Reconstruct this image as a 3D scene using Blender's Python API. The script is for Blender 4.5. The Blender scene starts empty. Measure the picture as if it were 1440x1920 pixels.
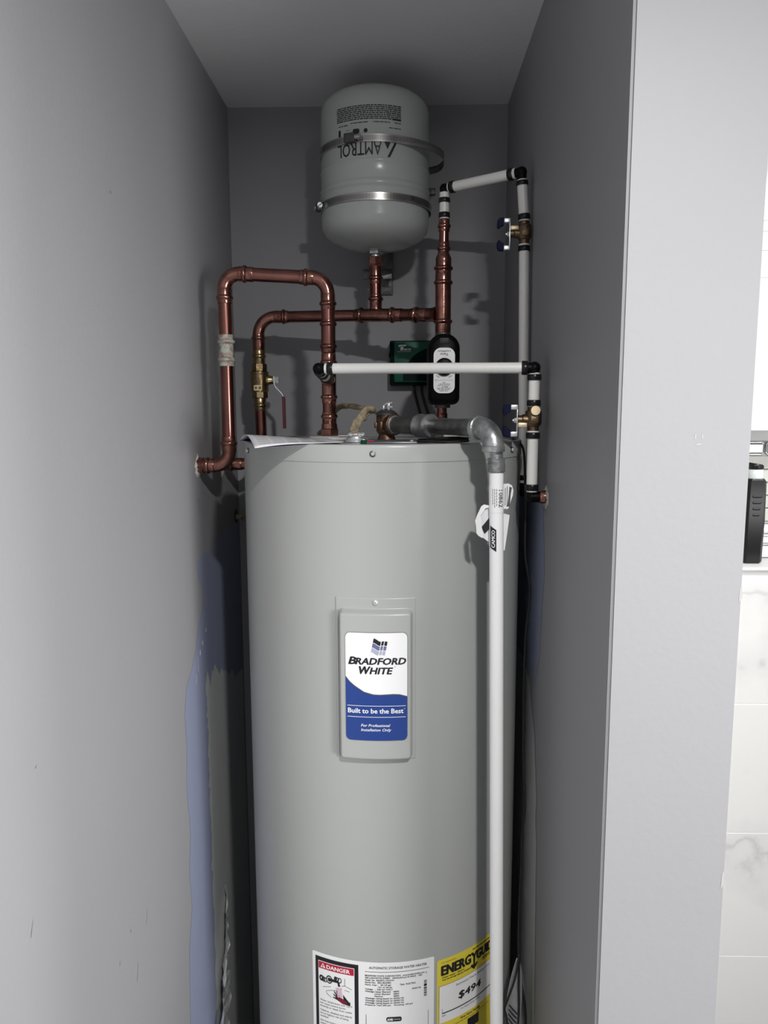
import bpy, bmesh, math, random
from mathutils import Vector, Matrix
random.seed(7)
C = bpy.context.scene.collection
S = bpy.context.scene
EZ = 1.56            # eye height above the floor; every height below is measured from the eye
PI = math.pi
V = Vector

# ------------------------------------------------------------------ camera, world, lights, exposure
cam = bpy.data.cameras.new('camera'); co = bpy.data.objects.new('camera', cam); C.objects.link(co)
cam.sensor_fit = 'VERTICAL'; cam.sensor_height = 36.0; cam.sensor_width = 27.0
cam.lens = 1411.1 / 1920 * 36.0; cam.clip_start = 0.01
pitch, yaw, roll = 0.1338, 0.0245, -0.0034
fw = V((-math.sin(yaw)*math.cos(pitch), math.cos(yaw)*math.cos(pitch), -math.sin(pitch)))
rt = V((math.cos(yaw), math.sin(yaw), 0)); up = rt.cross(fw)
rt2 = math.cos(roll)*rt + math.sin(roll)*up; up2 = -math.sin(roll)*rt + math.cos(roll)*up
co.matrix_world = Matrix((( rt2.x, up2.x, -fw.x, 0), (rt2.y, up2.y, -fw.y, 0), (rt2.z, up2.z, -fw.z, EZ), (0, 0, 0, 1)))
S.camera = co

wd = bpy.data.worlds.new('world'); S.world = wd; wd.use_nodes = True
wd.node_tree.nodes['Background'].inputs['Color'].default_value = (0.97, 0.98, 1.0, 1)
wd.node_tree.nodes['Background'].inputs['Strength'].default_value = 0.26

def area(name, loc, size, power, color=(1, 1, 1), rot=(0, 0, 0)):
    l = bpy.data.lights.new(name, 'AREA'); l.shape = 'DISK'; l.size = size; l.energy = power; l.color = color
    o = bpy.data.objects.new(name, l); o.location = (loc[0], loc[1], loc[2] + EZ); o.rotation_euler = rot; C.objects.link(o)
    return o
area('hall_ceiling_lamp', (0.258, -0.04, 0.600), 0.075, 18.5, (1.0, 0.985, 0.97))
area('shower_ceiling_lamp', (1.15, 0.85, 0.615), 0.16, 13, (1.0, 0.99, 0.98))
side_fill = area('side_fill_lamp', (2.10, -1.30, -0.30), 1.10, 8.0, (1.0, 0.99, 0.98), (0, 1.50, -0.76)); side_fill.data.spread = math.radians(56)  # unseen soft fill, added to brighten the left wall and column face

S.view_settings.view_transform = 'Standard'; S.view_settings.look = 'None'
S.view_settings.exposure = 0.24; S.view_settings.gamma = 1.0; S.view_settings.use_curve_mapping = False

# ------------------------------------------------------------------ materials
def mat(name, col, rough=0.5, metal=0.0, var=0.0, scale=20.0, col2=None, bump=0.0, bscale=200.0, coat=0.0, spec=0.5, stretch=None):
    m = bpy.data.materials.new(name); m.use_nodes = True
    nt = m.node_tree; b = nt.nodes['Principled BSDF']
    b.inputs['Base Color'].default_value = (*col, 1); b.inputs['Roughness'].default_value = rough
    b.inputs['Metallic'].default_value = metal; b.inputs['Coat Weight'].default_value = coat
    b.inputs['Specular IOR Level'].default_value = spec
    if var or col2 or bump:
        tc = nt.nodes.new('ShaderNodeTexCoord'); mp = nt.nodes.new('ShaderNodeMapping')
        nt.links.new(tc.outputs['Object'], mp.inputs['Vector'])
        if stretch: mp.inputs['Scale'].default_value = stretch
    if var or col2:
        n = nt.nodes.new('ShaderNodeTexNoise'); n.inputs['Scale'].default_value = scale; n.inputs['Detail'].default_value = 5
        nt.links.new(mp.outputs['Vector'], n.inputs['Vector'])
        r = nt.nodes.new('ShaderNodeValToRGB'); r.color_ramp.elements[0].position = 0.35; r.color_ramp.elements[1].position = 0.65
        c2 = col2 or tuple(max(0, c*(1-var)) for c in col)
        r.color_ramp.elements[0].color = (*c2, 1); r.color_ramp.elements[1].color = (*col, 1)
        nt.links.new(n.outputs['Fac'], r.inputs['Fac']); nt.links.new(r.outputs['Color'], b.inputs['Base Color'])
    if bump:
        n2 = nt.nodes.new('ShaderNodeTexNoise'); n2.inputs['Scale'].default_value = bscale; n2.inputs['Detail'].default_value = 3
        nt.links.new(mp.outputs['Vector'], n2.inputs['Vector'])
        bp = nt.nodes.new('ShaderNodeBump'); bp.inputs['Strength'].default_value = bump; bp.inputs['Distance'].default_value = 0.002
        nt.links.new(n2.outputs['Fac'], bp.inputs['Height']); nt.links.new(bp.outputs['Normal'], b.inputs['Normal'])
    return m

M = {}
M['wall'] = mat('lavender grey wall paint', (0.320, 0.319, 0.333), 0.55, var=0.03, scale=3, bump=0.12, bscale=140, spec=0.35)
M['ceil'] = mat('ceiling paint', (0.86, 0.86, 0.87), 0.7, var=0.03, scale=4, bump=0.25, bscale=90, spec=0.2)
M['blue'] = mat('old blue paint', (0.29, 0.32, 0.445), 0.45, var=0.08, scale=9, stretch=(1, 1, 0.12), spec=0.4)
M['primer'] = mat('bare grey primer', (0.54, 0.555, 0.54), 0.45, var=0.07, scale=16, stretch=(1, 1, 0.1), spec=0.4)
M['plaster'] = mat('torn gypsum board', (0.78, 0.76, 0.72), 0.9, var=0.35, scale=120, bump=0.6, bscale=300)
M['film'] = mat('peeling paint film', (0.88, 0.88, 0.86), 0.14, var=0.1, scale=30, stretch=(1, 1, 0.3), bump=0.5, bscale=60, spec=0.7)
M['mark'] = mat('scuff', (0.16, 0.16, 0.17), 0.8)
M['chip'] = mat('chip', (0.42, 0.42, 0.42), 0.7)
M['floor'] = mat('grey floor tile', (0.33, 0.33, 0.34), 0.4, var=0.1, scale=6)
M['tank'] = mat('heater enamel', (0.415, 0.428, 0.414), 0.27, var=0.015, scale=5, bump=0.06, bscale=160, spec=0.5)
M['xtank'] = mat('expansion tank enamel', (0.46, 0.485, 0.47), 0.22, var=0.03, scale=14, bump=0.05, bscale=120)
M['copper'] = mat('copper pipe', (0.32, 0.145, 0.118), 0.22, 1.0, col2=(0.20, 0.088, 0.076), scale=22, bump=0.06, bscale=90, stretch=(1, 1, 0.35))
M['fitting'] = mat('copper fitting', (0.42, 0.205, 0.16), 0.19, 1.0, col2=(0.26, 0.118, 0.095), scale=60, bump=0.1, bscale=160)
M['patina'] = mat('corroded copper', (0.40, 0.46, 0.41), 0.6, 0.2, col2=(0.26, 0.15, 0.12), scale=110, bump=0.5, bscale=220)
M['brass'] = mat('brass', (0.46, 0.345, 0.19), 0.25, 1.0, col2=(0.29, 0.21, 0.11), scale=60, bump=0.15, bscale=200)
M['bronze'] = mat('cast bronze', (0.23, 0.165, 0.105), 0.42, 1.0, col2=(0.15, 0.105, 0.065), scale=70, bump=0.35, bscale=260)
M['lightbrass'] = mat('pale brass', (0.85, 0.70, 0.46), 0.45, 0.6, var=0.15, scale=200)
M['redbrass'] = mat('red bronze valve', (0.19, 0.115, 0.08), 0.42, 0.9, col2=(0.10, 0.06, 0.04), scale=60, bump=0.3, bscale=240)
M['galv'] = mat('galvanised steel', (0.55, 0.56, 0.56), 0.38, 0.85, col2=(0.22, 0.23, 0.23), scale=48, bump=0.3, bscale=160)
M['darksteel'] = mat('dull galvanised pipe', (0.185, 0.19, 0.187), 0.42, 0.8, col2=(0.09, 0.094, 0.09), scale=38, bump=0.25, bscale=150)
M['steel'] = mat('stainless steel', (0.62, 0.61, 0.59), 0.28, 1.0, var=0.1, scale=40)
M['zinc'] = mat('zinc plated steel', (0.82, 0.84, 0.86), 0.3, 0.7, var=0.08, scale=60)
M['pex'] = mat('white pipe plastic', (0.80, 0.80, 0.77), 0.32, var=0.02, scale=20)
M['pvc'] = mat('white drain pipe', (0.90, 0.90, 0.90), 0.35, var=0.02, scale=12)
M['black'] = mat('black plastic', (0.004, 0.004, 0.005), 0.4, var=0.2, scale=50, spec=0.10)
M['crimp'] = mat('black oxide ring', (0.010, 0.010, 0.011), 0.28, 0.0, var=0.2, scale=60, spec=0.35)
M['bottle'] = mat('black bottle plastic', (0.008, 0.008, 0.009), 0.32, var=0.1, scale=30, spec=0.4)
M['rubber'] = mat('black rubber', (0.012, 0.012, 0.013), 0.55, var=0.2, scale=50)
M['navy'] = mat('navy vinyl grip', (0.006, 0.009, 0.036), 0.6, var=0.15, scale=60, spec=0.10)
M['redgrip'] = mat('dark red vinyl grip', (0.13, 0.012, 0.022), 0.4, var=0.1, scale=60)
M['ink'] = mat('black ink', (0.012, 0.012, 0.016), 0.45)
M['greyink'] = mat('grey ink', (0.10, 0.10, 0.11), 0.5)
M['paleink'] = mat('pale ink', (0.45, 0.45, 0.46), 0.5)
M['white'] = mat('white print', (0.90, 0.90, 0.91), 0.35)
M['label'] = mat('white label stock', (0.89, 0.89, 0.89), 0.35, var=0.01, scale=10)
M['brandblue'] = mat('blue print', (0.020, 0.055, 0.25), 0.28, var=0.03, scale=20)
M['slate'] = mat('slate blue print', (0.14, 0.16, 0.30), 0.3)
M['palegrey'] = mat('pale blue grey print', (0.42, 0.44, 0.56), 0.3)
M['danger'] = mat('red print', (0.50, 0.012, 0.045), 0.35)
M['darkred'] = mat('dark red print', (0.22, 0.01, 0.03), 0.35)
M['pinkp'] = mat('pink print', (0.72, 0.50, 0.62), 0.4)
M['yellow'] = mat('yellow print', (0.80, 0.66, 0.06), 0.4, var=0.02, scale=10)
M['green'] = mat('green control box', (0.010, 0.105, 0.062), 0.4, var=0.08, scale=30, spec=0.3)
M['darkgreen'] = mat('dark green plastic', (0.003, 0.014, 0.013), 0.5, var=0.1, scale=30, spec=0.06)
M['dimpaper'] = mat('grey paper', (0.30, 0.30, 0.31), 0.7, var=0.1, scale=60)
M['paper'] = mat('paper', (0.74, 0.74, 0.76), 0.6, var=0.05, scale=60)
M['bluepaper'] = mat('blue page', (0.05, 0.05, 0.24), 0.6)
M['jute'] = mat('tan cable sheath', (0.42, 0.35, 0.24), 0.8, col2=(0.20, 0.16, 0.10), scale=90, bump=0.5, bscale=260)
M['whiteplastic'] = mat('off white plastic', (0.62, 0.62, 0.61), 0.4)
M['darkplate'] = mat('dark grey plate', (0.11, 0.11, 0.12), 0.35, 0.2, var=0.1, scale=40)
M['greenscrew'] = mat('green ground screw', (0.01, 0.10, 0.05), 0.35, 0.5)
M['niche'] = mat('white trim stone', (0.80, 0.80, 0.79), 0.35, var=0.03, scale=8)
M['grout'] = mat('white grout', (0.95, 0.95, 0.94), 0.9)
M['greyglass'] = mat('grey mosaic', (0.40, 0.41, 0.40), 0.2, var=0.1, scale=25)
M['mirror'] = mat('bevelled silver mosaic', (0.55, 0.56, 0.57), 0.12, 0.6, var=0.05, scale=20)
M['sand'] = mat('pale sand mosaic', (0.62, 0.62, 0.57), 0.3, var=0.08, scale=25)
M['mint'] = mat('pale mint collar', (0.74, 0.80, 0.77), 0.35)

def marble():
    m = bpy.data.materials.new('white veined marble tile'); m.use_nodes = True
    nt = m.node_tree; b = nt.nodes['Principled BSDF']; b.inputs['Roughness'].default_value = 0.22
    g = nt.nodes.new('ShaderNodeNewGeometry')
    w = nt.nodes.new('ShaderNodeTexNoise'); w.inputs['Scale'].default_value = 1.7; w.inputs['Detail'].default_value = 6
    nt.links.new(g.outputs['Position'], w.inputs['Vector'])
    s = nt.nodes.new('ShaderNodeMath'); s.operation = 'SUBTRACT'; s.inputs[1].default_value = 0.5
    nt.links.new(w.outputs['Fac'], s.inputs[0])
    a = nt.nodes.new('ShaderNodeMath'); a.operation = 'ABSOLUTE'; nt.links.new(s.outputs[0], a.inputs[0])
    r = nt.nodes.new('ShaderNodeValToRGB'); e = r.color_ramp.elements
    e[0].position = 0.0; e[0].color = (0.62, 0.62, 0.615, 1); e[1].position = 0.010; e[1].color = (0.76, 0.76, 0.75, 1)
    x = e.new(0.05); x.color = (0.82, 0.82, 0.80, 1)
    nt.links.new(a.outputs[0], r.inputs['Fac']); nt.links.new(r.outputs['Color'], b.inputs['Base Color'])
    return m
M['marble'] = marble()

def band_mat():
    m = mat('slotted steel band', (0.62, 0.60, 0.58), 0.27, 1.0)
    nt = m.node_tree; b = nt.nodes['Principled BSDF']
    tc = nt.nodes.new('ShaderNodeTexCoord'); sx = nt.nodes.new('ShaderNodeSeparateXYZ'); nt.links.new(tc.outputs['Object'], sx.inputs[0])
    at2 = nt.nodes.new('ShaderNodeMath'); at2.operation = 'ARCTAN2'; nt.links.new(sx.outputs['X'], at2.inputs[0]); nt.links.new(sx.outputs['Y'], at2.inputs[1])
    mu = nt.nodes.new('ShaderNodeMath'); mu.operation = 'MULTIPLY'; mu.inputs[1].default_value = 230; nt.links.new(at2.outputs[0], mu.inputs[0])
    si = nt.nodes.new('ShaderNodeMath'); si.operation = 'SINE'; nt.links.new(mu.outputs[0], si.inputs[0])
    z1 = nt.nodes.new('ShaderNodeMath'); z1.operation = 'ABSOLUTE'; nt.links.new(sx.outputs['Z'], z1.inputs[0])
    lt = nt.nodes.new('ShaderNodeMath'); lt.operation = 'LESS_THAN'; lt.inputs[1].default_value = 0.0042; nt.links.new(z1.outputs[0], lt.inputs[0])
    gt = nt.nodes.new('ShaderNodeMath'); gt.operation = 'GREATER_THAN'; gt.inputs[1].default_value = 0.35; nt.links.new(si.outputs[0], gt.inputs[0])
    an = nt.nodes.new('ShaderNodeMath'); an.operation = 'MULTIPLY'; nt.links.new(lt.outputs[0], an.inputs[0]); nt.links.new(gt.outputs[0], an.inputs[1])
    mx = nt.nodes.new('ShaderNodeMix'); mx.data_type = 'RGBA'
    mx.inputs[6].default_value = (0.62, 0.60, 0.58, 1); mx.inputs[7].default_value = (0.20, 0.19, 0.18, 1)
    nt.links.new(an.outputs[0], mx.inputs[0]); nt.links.new(mx.outputs[2], b.inputs['Base Color'])
    return m
M['band'] = band_mat()

# ------------------------------------------------------------------ mesh building helpers
def frame(d):
    d = V(d).normalized()
    a = V((0, 0, 1)) if abs(d.z) < 0.9 else V((0, 1, 0))
    u = a.cross(d).normalized(); return u, d.cross(u)

class MB:
    def __init__(s): s.bm = bmesh.new()
    def rev(s, p0, d, prof, seg=28, cap=True, phase=0.0):
        bm = s.bm; p0 = V(p0); d = V(d).normalized(); u, w = frame(d); rings = []
        for t, r in prof:
            c = p0 + d*t
            rings.append([bm.verts.new(c + (u*math.cos(phase+2*PI*i/seg) + w*math.sin(phase+2*PI*i/seg))*max(r, 1e-5)) for i in range(seg)])
        for a, b in zip(rings, rings[1:]):
            for i in range(seg):
                j = (i+1) % seg; bm.faces.new((a[i], a[j], b[j], b[i]))
        if cap:
            bm.faces.new(rings[0][::-1]); bm.faces.new(rings[-1])
        return s
    def tube(s, p, q, r, seg=24, phase=0.0):
        p, q = V(p), V(q); return s.rev(p, q-p, [(0, r), ((q-p).length, r)], seg, phase=phase)
    def sweep(s, pts, r, seg=18, cap=True, flat=1.0):
        bm = s.bm; pts = [V(p) for p in pts]; n = len(pts); rs = r if isinstance(r, (list, tuple)) else [r]*n
        T = [(pts[min(i+1, n-1)] - pts[max(i-1, 0)]).normalized() for i in range(n)]
        u, w = frame(T[0]); rings = []
        for i in range(n):
            u = (u - T[i]*u.dot(T[i])).normalized(); w = T[i].cross(u)
            rings.append([bm.verts.new(pts[i] + (u*math.cos(2*PI*k/seg) + w*math.sin(2*PI*k/seg)*flat)*rs[i]) for k in range(seg)])
        for a, b in zip(rings, rings[1:]):
            for i in range(seg):
                j = (i+1) % seg; bm.faces.new((a[i], a[j], b[j], b[i]))
        if cap: bm.faces.new(rings[0][::-1]); bm.faces.new(rings[-1])
        return s
    def box(s, lo, hi, bevel=0.0, seg=2):
        bm = s.bm; r = bmesh.ops.create_cube(bm, size=1.0)
        lo, hi = V(lo), V(hi); c = (lo+hi)/2; d = hi-lo
        for v in r['verts']: v.co = V((v.co.x*d.x, v.co.y*d.y, v.co.z*d.z)) + c
        if bevel:
            es = list({e for v in r['verts'] for e in v.link_edges})
            bmesh.ops.bevel(bm, geom=es, offset=bevel, segments=seg, affect='EDGES', profile=0.5)
        return s
    def ball(s, c, r, sc=(1, 1, 1), seg=16):
        q = bmesh.ops.create_uvsphere(s.bm, u_segments=seg, v_segments=seg//2+2, radius=r)
        for v in q['verts']: v.co = V((v.co.x*sc[0], v.co.y*sc[1], v.co.z*sc[2])) + V(c)
        return s
    def prism(s, pts, fn, d0, d1):          # 2-D outline swept between two depths, fn(x, y, depth) -> point
        bm = s.bm; a = [bm.verts.new(fn(x, y, d0)) for x, y in pts]; b = [bm.verts.new(fn(x, y, d1)) for x, y in pts]
        n = len(pts)
        for i in range(n):
            j = (i+1) % n; bm.faces.new((a[i], a[j], b[j], b[i]))
        for f in (bm.faces.new(a[::-1]), bm.faces.new(b)): pass
        return s
    def poly(s, pts, fn):
        bm = s.bm; f = bm.faces.new([bm.verts.new(fn(x, y)) for x, y in pts]); f.normal_update(); bmesh.ops.triangulate(bm, faces=[f]); return s
    def grid(s, nu, nv, fn):
        bm = s.bm; g = [[bm.verts.new(fn(i/nu, j/nv)) for j in range(nv+1)] for i in range(nu+1)]
        for i in range(nu):
            for j in range(nv): bm.faces.new((g[i][j], g[i+1][j], g[i+1][j+1], g[i][j+1]))
        return s
    def cols(s, xs, top, bot, fn, rows=1):  # a patch whose upper and lower edges are functions of x
        bm = s.bm; pr = None
        for x in xs:
            a, b = bot(x), top(x); col = [bm.verts.new(fn(x, a+(b-a)*k/rows)) for k in range(rows+1)]
            if pr:
                for k in range(rows): bm.faces.new((pr[k], col[k], col[k+1], pr[k+1]))
            pr = col
        return s
    def rect(s, x0, y0, x1, y1, fn, n=None):
        n = n or max(1, int(abs(x1-x0)/0.004)); return s.cols([x0+(x1-x0)*i/n for i in range(n+1)], lambda x: y1, lambda x: y0, fn)
    def rrect(s, x0, y0, x1, y1, r, fn, n=24):
        xs = sorted(set([x0 + r*(1-math.cos(PI/2*k/5)) for k in range(6)] + [x1 - r*(1-math.cos(PI/2*k/5)) for k in range(6)] + [x0+(x1-x0)*i/n for i in range(n+1)]))
        def ins(x):
            e = min(x-x0, x1-x)
            return 0 if e >= r else r - math.sqrt(max(0, r*r-(r-e)**2))
        return s.cols(xs, lambda x: y1-ins(x), lambda x: y0+ins(x), fn)
    def text(s, body, width, height, fn, x=0, y=0, bold=0.0, shear=0.0, align='C', rot=0):
        cu = bpy.data.curves.new('t', 'FONT'); cu.body = body; cu.size = 1; cu.shear = shear
        cu.resolution_u = 2; cu.fill_mode = 'FRONT' if hasattr(cu, 'fill_mode') else cu.fill_mode
        o = bpy.data.objects.new('t', cu); me = bpy.data.meshes.new_from_object(o)
        vs = [v.co.copy() for v in me.vertices]; fs = [tuple(p.vertices) for p in me.polygons]
        bpy.data.objects.remove(o); bpy.data.curves.remove(cu); bpy.data.meshes.remove(me)
        if not vs: return s
        x0, x1 = min(v.x for v in vs), max(v.x for v in vs); sc = 1/0.72*height
        sx = width/(x1-x0) if width else sc
        w = (x1-x0)*sx; off = {'C': -w/2, 'L': 0, 'R': -w}[align]
        cr, sr = math.cos(rot), math.sin(rot)
        k = bold*sc; sh = [(0, 0)] + ([(k, 0), (-k, 0), (0, k*0.6), (0, -k*0.6), (k*0.7, k*0.4), (-k*0.7, k*0.4), (k*0.7, -k*0.4), (-k*0.7, -k*0.4)] if bold else [])
        for q, (dx, dy) in enumerate(sh):       # heavier weights are several strikes of the same glyph
            bv = []
            for v in vs:
                a, b = (v.x-x0)*sx + off + dx, v.y*sc + dy
                X, Y = x + a*cr - b*sr, y + a*sr + b*cr; P = V(fn(X, Y))
                n = (V(fn(X+1e-4, Y))-P).cross(V(fn(X, Y+1e-4))-P).normalized()
                bv.append(s.bm.verts.new(P + n*q*0.00003))
            for f in fs:
                try: s.bm.faces.new([bv[i] for i in f])
                except ValueError: pass
        return s
    def lines(s, x0, x1, y, h, fn, words=True, seed=0):     # a line of print too small to read
        r = random.Random(seed); x = x0
        while x < x1:
            w = r.uniform(0.0025, 0.009) if words else x1-x0; e = min(x+w, x1)
            s.rect(x, y, e, y+h, fn, n=max(1, int((e-x)/0.004))); x = e + 0.0011
        return s

ORG = {}
def thing(name, label, cat, org, group=None):
    o = bpy.data.objects.new(name, None); o.empty_display_size = 0.02; C.objects.link(o)
    o.location = (org[0], org[1], org[2]+EZ); o['label'] = label; o['category'] = cat
    if group: o['group'] = group
    ORG[o.name] = V(org); return o
def part(name, mb, m, parent=None, ang=40, label=None, kind=None):
    me = bpy.data.meshes.new(name); bm = mb.bm
    org = ORG[parent.name] if parent is not None else V((0, 0, 0))
    bmesh.ops.translate(bm, verts=bm.verts, vec=-org)
    bmesh.ops.recalc_face_normals(bm, faces=bm.faces) if ang is not None else None
    bm.to_mesh(me); bm.free()
    me.materials.append(m)
    if ang is not None:
        for p in me.polygons: p.use_smooth = True
        me.set_sharp_from_angle(angle=math.radians(ang))
    o = bpy.data.objects.new(name, me); C.objects.link(o)
    if parent is not None: o.parent = parent
    else: o.location = (0, 0, EZ)
    ORG[o.name] = org
    if label: o['label'] = label
    if kind: o['kind'] = kind
    return o
def struct(name, mb, m, ang=30):
    return part(name, mb, m, None, ang, kind='structure')
def arc(p0, corner, p1, n=12):              # quarter bend from p0 to p1 around the given corner
    p0, c, p1 = V(p0), V(corner), V(p1); out = []
    o = p0 + (p1 - c)
    for i in range(n+1):
        a = PI/2*i/n; out.append(o + (c-p1)*math.cos(a)*1.0 + (c-p0)*math.sin(a))
    return out
def bez(pts, n=10):                          # smooth curve through points
    pts = [V(p) for p in pts]; out = []
    for i in range(len(pts)-1):
        p0, p1, p2, p3 = pts[max(i-1, 0)], pts[i], pts[i+1], pts[min(i+2, len(pts)-1)]
        for k in range(n):
            t = k/n; out.append(0.5*((2*p1) + (p2-p0)*t + (2*p0-5*p1+4*p2-p3)*t*t + (3*p1-p0-3*p2+p3)*t**3))
    out.append(pts[-1]); return out
def press(mb, p, q, ring, rp=0.0114, rs=0.0125, rb=0.0149, seg=28):
    """press-fit sleeve from p to q with a raised ring at distance(s) from p"""
    p, q = V(p), V(q); L = (q-p).length; pr = [(0, rp*0.9), (0.0003, rs-0.0003), (0.001, rs)]
    for t in (ring if isinstance(ring, (list, tuple)) else [ring]):
        pr += [(t-0.0040, rs), (t-0.0028, rs+(rb-rs)*0.55), (t-0.0014, rb-0.0002), (t, rb), (t+0.0014, rb-0.0002), (t+0.0028, rs+(rb-rs)*0.55), (t+0.0040, rs)]
    pr += [(L-0.001, rs), (L-0.0003, rs-0.0003), (L, rp*0.9)]
    return mb.rev(p, q-p, pr, seg)

# ------------------------------------------------------------------ the room shell
XL, XR, YB, ZC, YC, XO, FL = -0.3647, 0.2189, 1.660, 0.6273, 0.7736, 0.3538, -EZ
YT = 1.609
wall_left = struct('wall_left', MB().box((XL-0.10, -1.0, FL), (XL, YB+0.10, ZC)), M['wall'])
wall_back = struct('wall_back', MB().box((XL, YB, FL), (XR+0.06, YB+0.10, ZC)), M['wall'])
b = MB().box((XR, YC, FL), (XO, YB, ZC))
es = [e for e in b.bm.edges if abs(e.verts[0].co.z-e.verts[1].co.z) > 1 and e.verts[0].co.y < 1]
bmesh.ops.bevel(b.bm, geom=es, offset=0.003, segments=6, affect='EDGES')
wall_right = struct('wall_right', b, M['wall'], 60)
b = MB()
def ceil_pt(u, v):
    x, y = XL-0.1 + u*2.1, -1.0 + v*2.8
    return (x, y, ZC)
b.grid(1, 1, ceil_pt); b.box((XL-0.1, -1.0, ZC+0.001), (1.75, 1.8, ZC+0.06))
struct('ceiling', b, M['ceil'])
struct('floor', MB().box((XL-0.1, -1.0, FL-0.05), (1.75, 1.8, FL)), M['floor'])
struct('wall_far', MB().box((1.70, YC, FL), (1.76, YT+0.05, ZC)), M['niche'])

# --- marks, patches and torn board on the walls
def onL(e): return lambda y, z: (XL+e, y, z)
def onR(e): return lambda y, z: (XR-e, y, z)
blue = [(1.645, -0.236), (1.576, -0.241), (1.489, -0.244), (1.423, -0.254), (1.40, -0.268), (1.363, -0.258), (1.335, -0.263), (1.304, -0.266), (1.31, -0.297), (1.336, -0.317),
        (1.332, -0.355), (1.295, -0.385), (1.276, -0.419), (1.242, -0.446), (1.211, -0.463), (1.196, -0.503), (1.2, -0.562), (1.190, -0.630), (1.202, -0.718),
        (1.186, -0.784), (1.194, -0.851), (1.170, -0.911), (1.163, -0.979), (1.158, -1.045), (1.16, -1.2), (1.15, FL+0.01), (1.645, FL+0.01)]
part('paint_patch', MB().poly(blue, onL(0.0004)), M['blue'], wall_left, None, label='old blue paint left uncovered')
gl = [(1.567, -0.572), (1.54, -0.545), (1.519, -0.552), (1.49, -0.530), (1.465, -0.523), (1.452, -0.512), (1.435, -0.520), (1.415, -0.500), (1.4, -0.485), (1.387, -0.497), (1.375, -0.489), (1.365, -0.520), (1.354, -0.494), (1.345, -0.480), (1.33, -0.503)]
r = random.Random(3); z = -0.52
while z > -1.50:
    base = 1.333 - 0.012*((-0.5-z)/0.7); gl.append((base + r.uniform(-0.006, 0.006), z)); gl.append((base + r.uniform(-0.002, 0.008), z-0.008)); z -= r.uniform(0.018, 0.034)
gl += [(1.30, FL+0.01), (1.645, FL+0.01), (1.645, -0.58)]
part('paint_patch', MB().poly(gl, onL(0.0008)), M['primer'], wall_left, None, label='bare grey primer with a ragged brushed edge')
fl = [(1.421, -0.962), (1.416, -0.972), (1.410, -0.985), (1.400, -0.998), (1.363, -1.022), (1.336, -1.057), (1.338, -1.102), (1.323, -1.123), (1.313, -1.161), (1.299, -1.172), (1.30, -1.30), (1.36, -1.34), (1.39, -1.242), (1.403, -1.191), (1.396, -1.127), (1.407, -1.092), (1.427, -1.052), (1.420, -1.016), (1.432, -1.000), (1.424, -0.985)]
b = MB()
def film(u, v):
    z = -0.962 - 0.40*v; k = min(1, v*5)
    lo = 1.414 - 0.125*min(1, v*2.0) + 0.008*math.sin(31*v) - 0.004*math.sin(77*v); hi = 1.421 + 0.012*math.sin(14*v) - 0.02*v + 0.006*math.sin(53*v)
    y = lo + (hi-lo)*u
    return (XL + 0.0015 + k*(0.015*(1-u)**2 + 0.0035*math.sin(9*u+23*v)**2 + 0.003*math.sin(60*v+4*u)**2), y, z)
b.grid(10, 60, film); part('peeling_paint_film', b, M['film'], wall_left, 60, label='glossy torn paint skin curling off the wall')
b = MB()
for (y, z, l, a, w) in ((0.671, -0.504, 0.016, 1.2, 0.0006), (0.979, -0.715, 0.02, 1.25, 0.0005), (0.918, -0.691, 0.005, 1.4, 0.0012), (0.935, -0.765, 0.024, 1.3, 0.0006), (0.877, -0.706, 0.006, 1.4, 0.0007), (0.977, 0.272, 0.003, 0.3, 0.0018), (1.329, -0.158, 0.004, 1.57, 0.0022), (1.331, -0.172, 0.02, 1.6, 0.0007), (0.70, -0.35, 0.004, 0.5, 0.0008)):
    dy, dz = math.cos(a), math.sin(a)
    b.poly([(y-dy*l/2-dz*w, z-dz*l/2+dy*w), (y-dy*l/2+dz*w, z-dz*l/2-dy*w), (y+dy*l/2+dz*w*0.4, z+dz*l/2-dy*w*0.4), (y+dy*l/2-dz*w*0.4, z+dz*l/2+dy*w*0.4)], onL(0.0003))
part('scuff_mark', b, M['mark'], wall_left, None)
b = MB()
for (y, z, h) in ((1.30, -0.435, 0.010), (1.318, -0.422, 0.009), (1.345, -0.405, 0.008), (1.285, -0.46, 0.030), (1.27, -0.478, 0.02)):
    w = 0.0028 if h < 0.015 else 0.0008
    b.poly([(y-w, z), (y-w*0.4, z+h), (y+w, z+h*0.8), (y+w, z)], onL(0.0012))
part('paint_chip', b, M['white'], wall_left, None)
def torn(y, z, r0, r1, fn, seed, n=26):
    r = random.Random(seed); b = MB(); bm = b.bm; ri, ro = [], []
    for i in range(n):
        a = 2*PI*i/n; k0 = r0*r.uniform(0.95, 1.08); k1 = max(k0*1.02, r1*r.uniform(0.70, 1.25))
        ri.append(bm.verts.new(fn(0.0035*r.uniform(0.3, 1.2))(y+k0*math.cos(a), z+k0*math.sin(a)))); ro.append(bm.verts.new(fn(0.0002)(y+k1*math.cos(a), z+k1*math.sin(a))))
    for i in range(n):
        j = (i+1) % n; bm.faces.new((ri[i], ri[j], ro[j], ro[i]))
    return b
part('torn_drywall', torn(1.335, -0.096, 0.0145, 0.0195, onL, 1), M['plaster'], wall_left, 60)
part('torn_drywall', torn(1.52, -0.106, 0.015, 0.026, onL, 2), M['plaster'], wall_left, 60)
part('torn_drywall', torn(1.14, -0.130, 0.010, 0.0165, onR, 4), M['plaster'], wall_right, 60)
part('dark_hole', MB().poly([(1.610, -0.22), (1.618, -0.212), (1.632, -0.212), (1.642, -0.225), (1.640, -0.240), (1.622, -0.244), (1.611, -0.235)], onL(0.0007)), M['ink'], wall_left, None)
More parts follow.
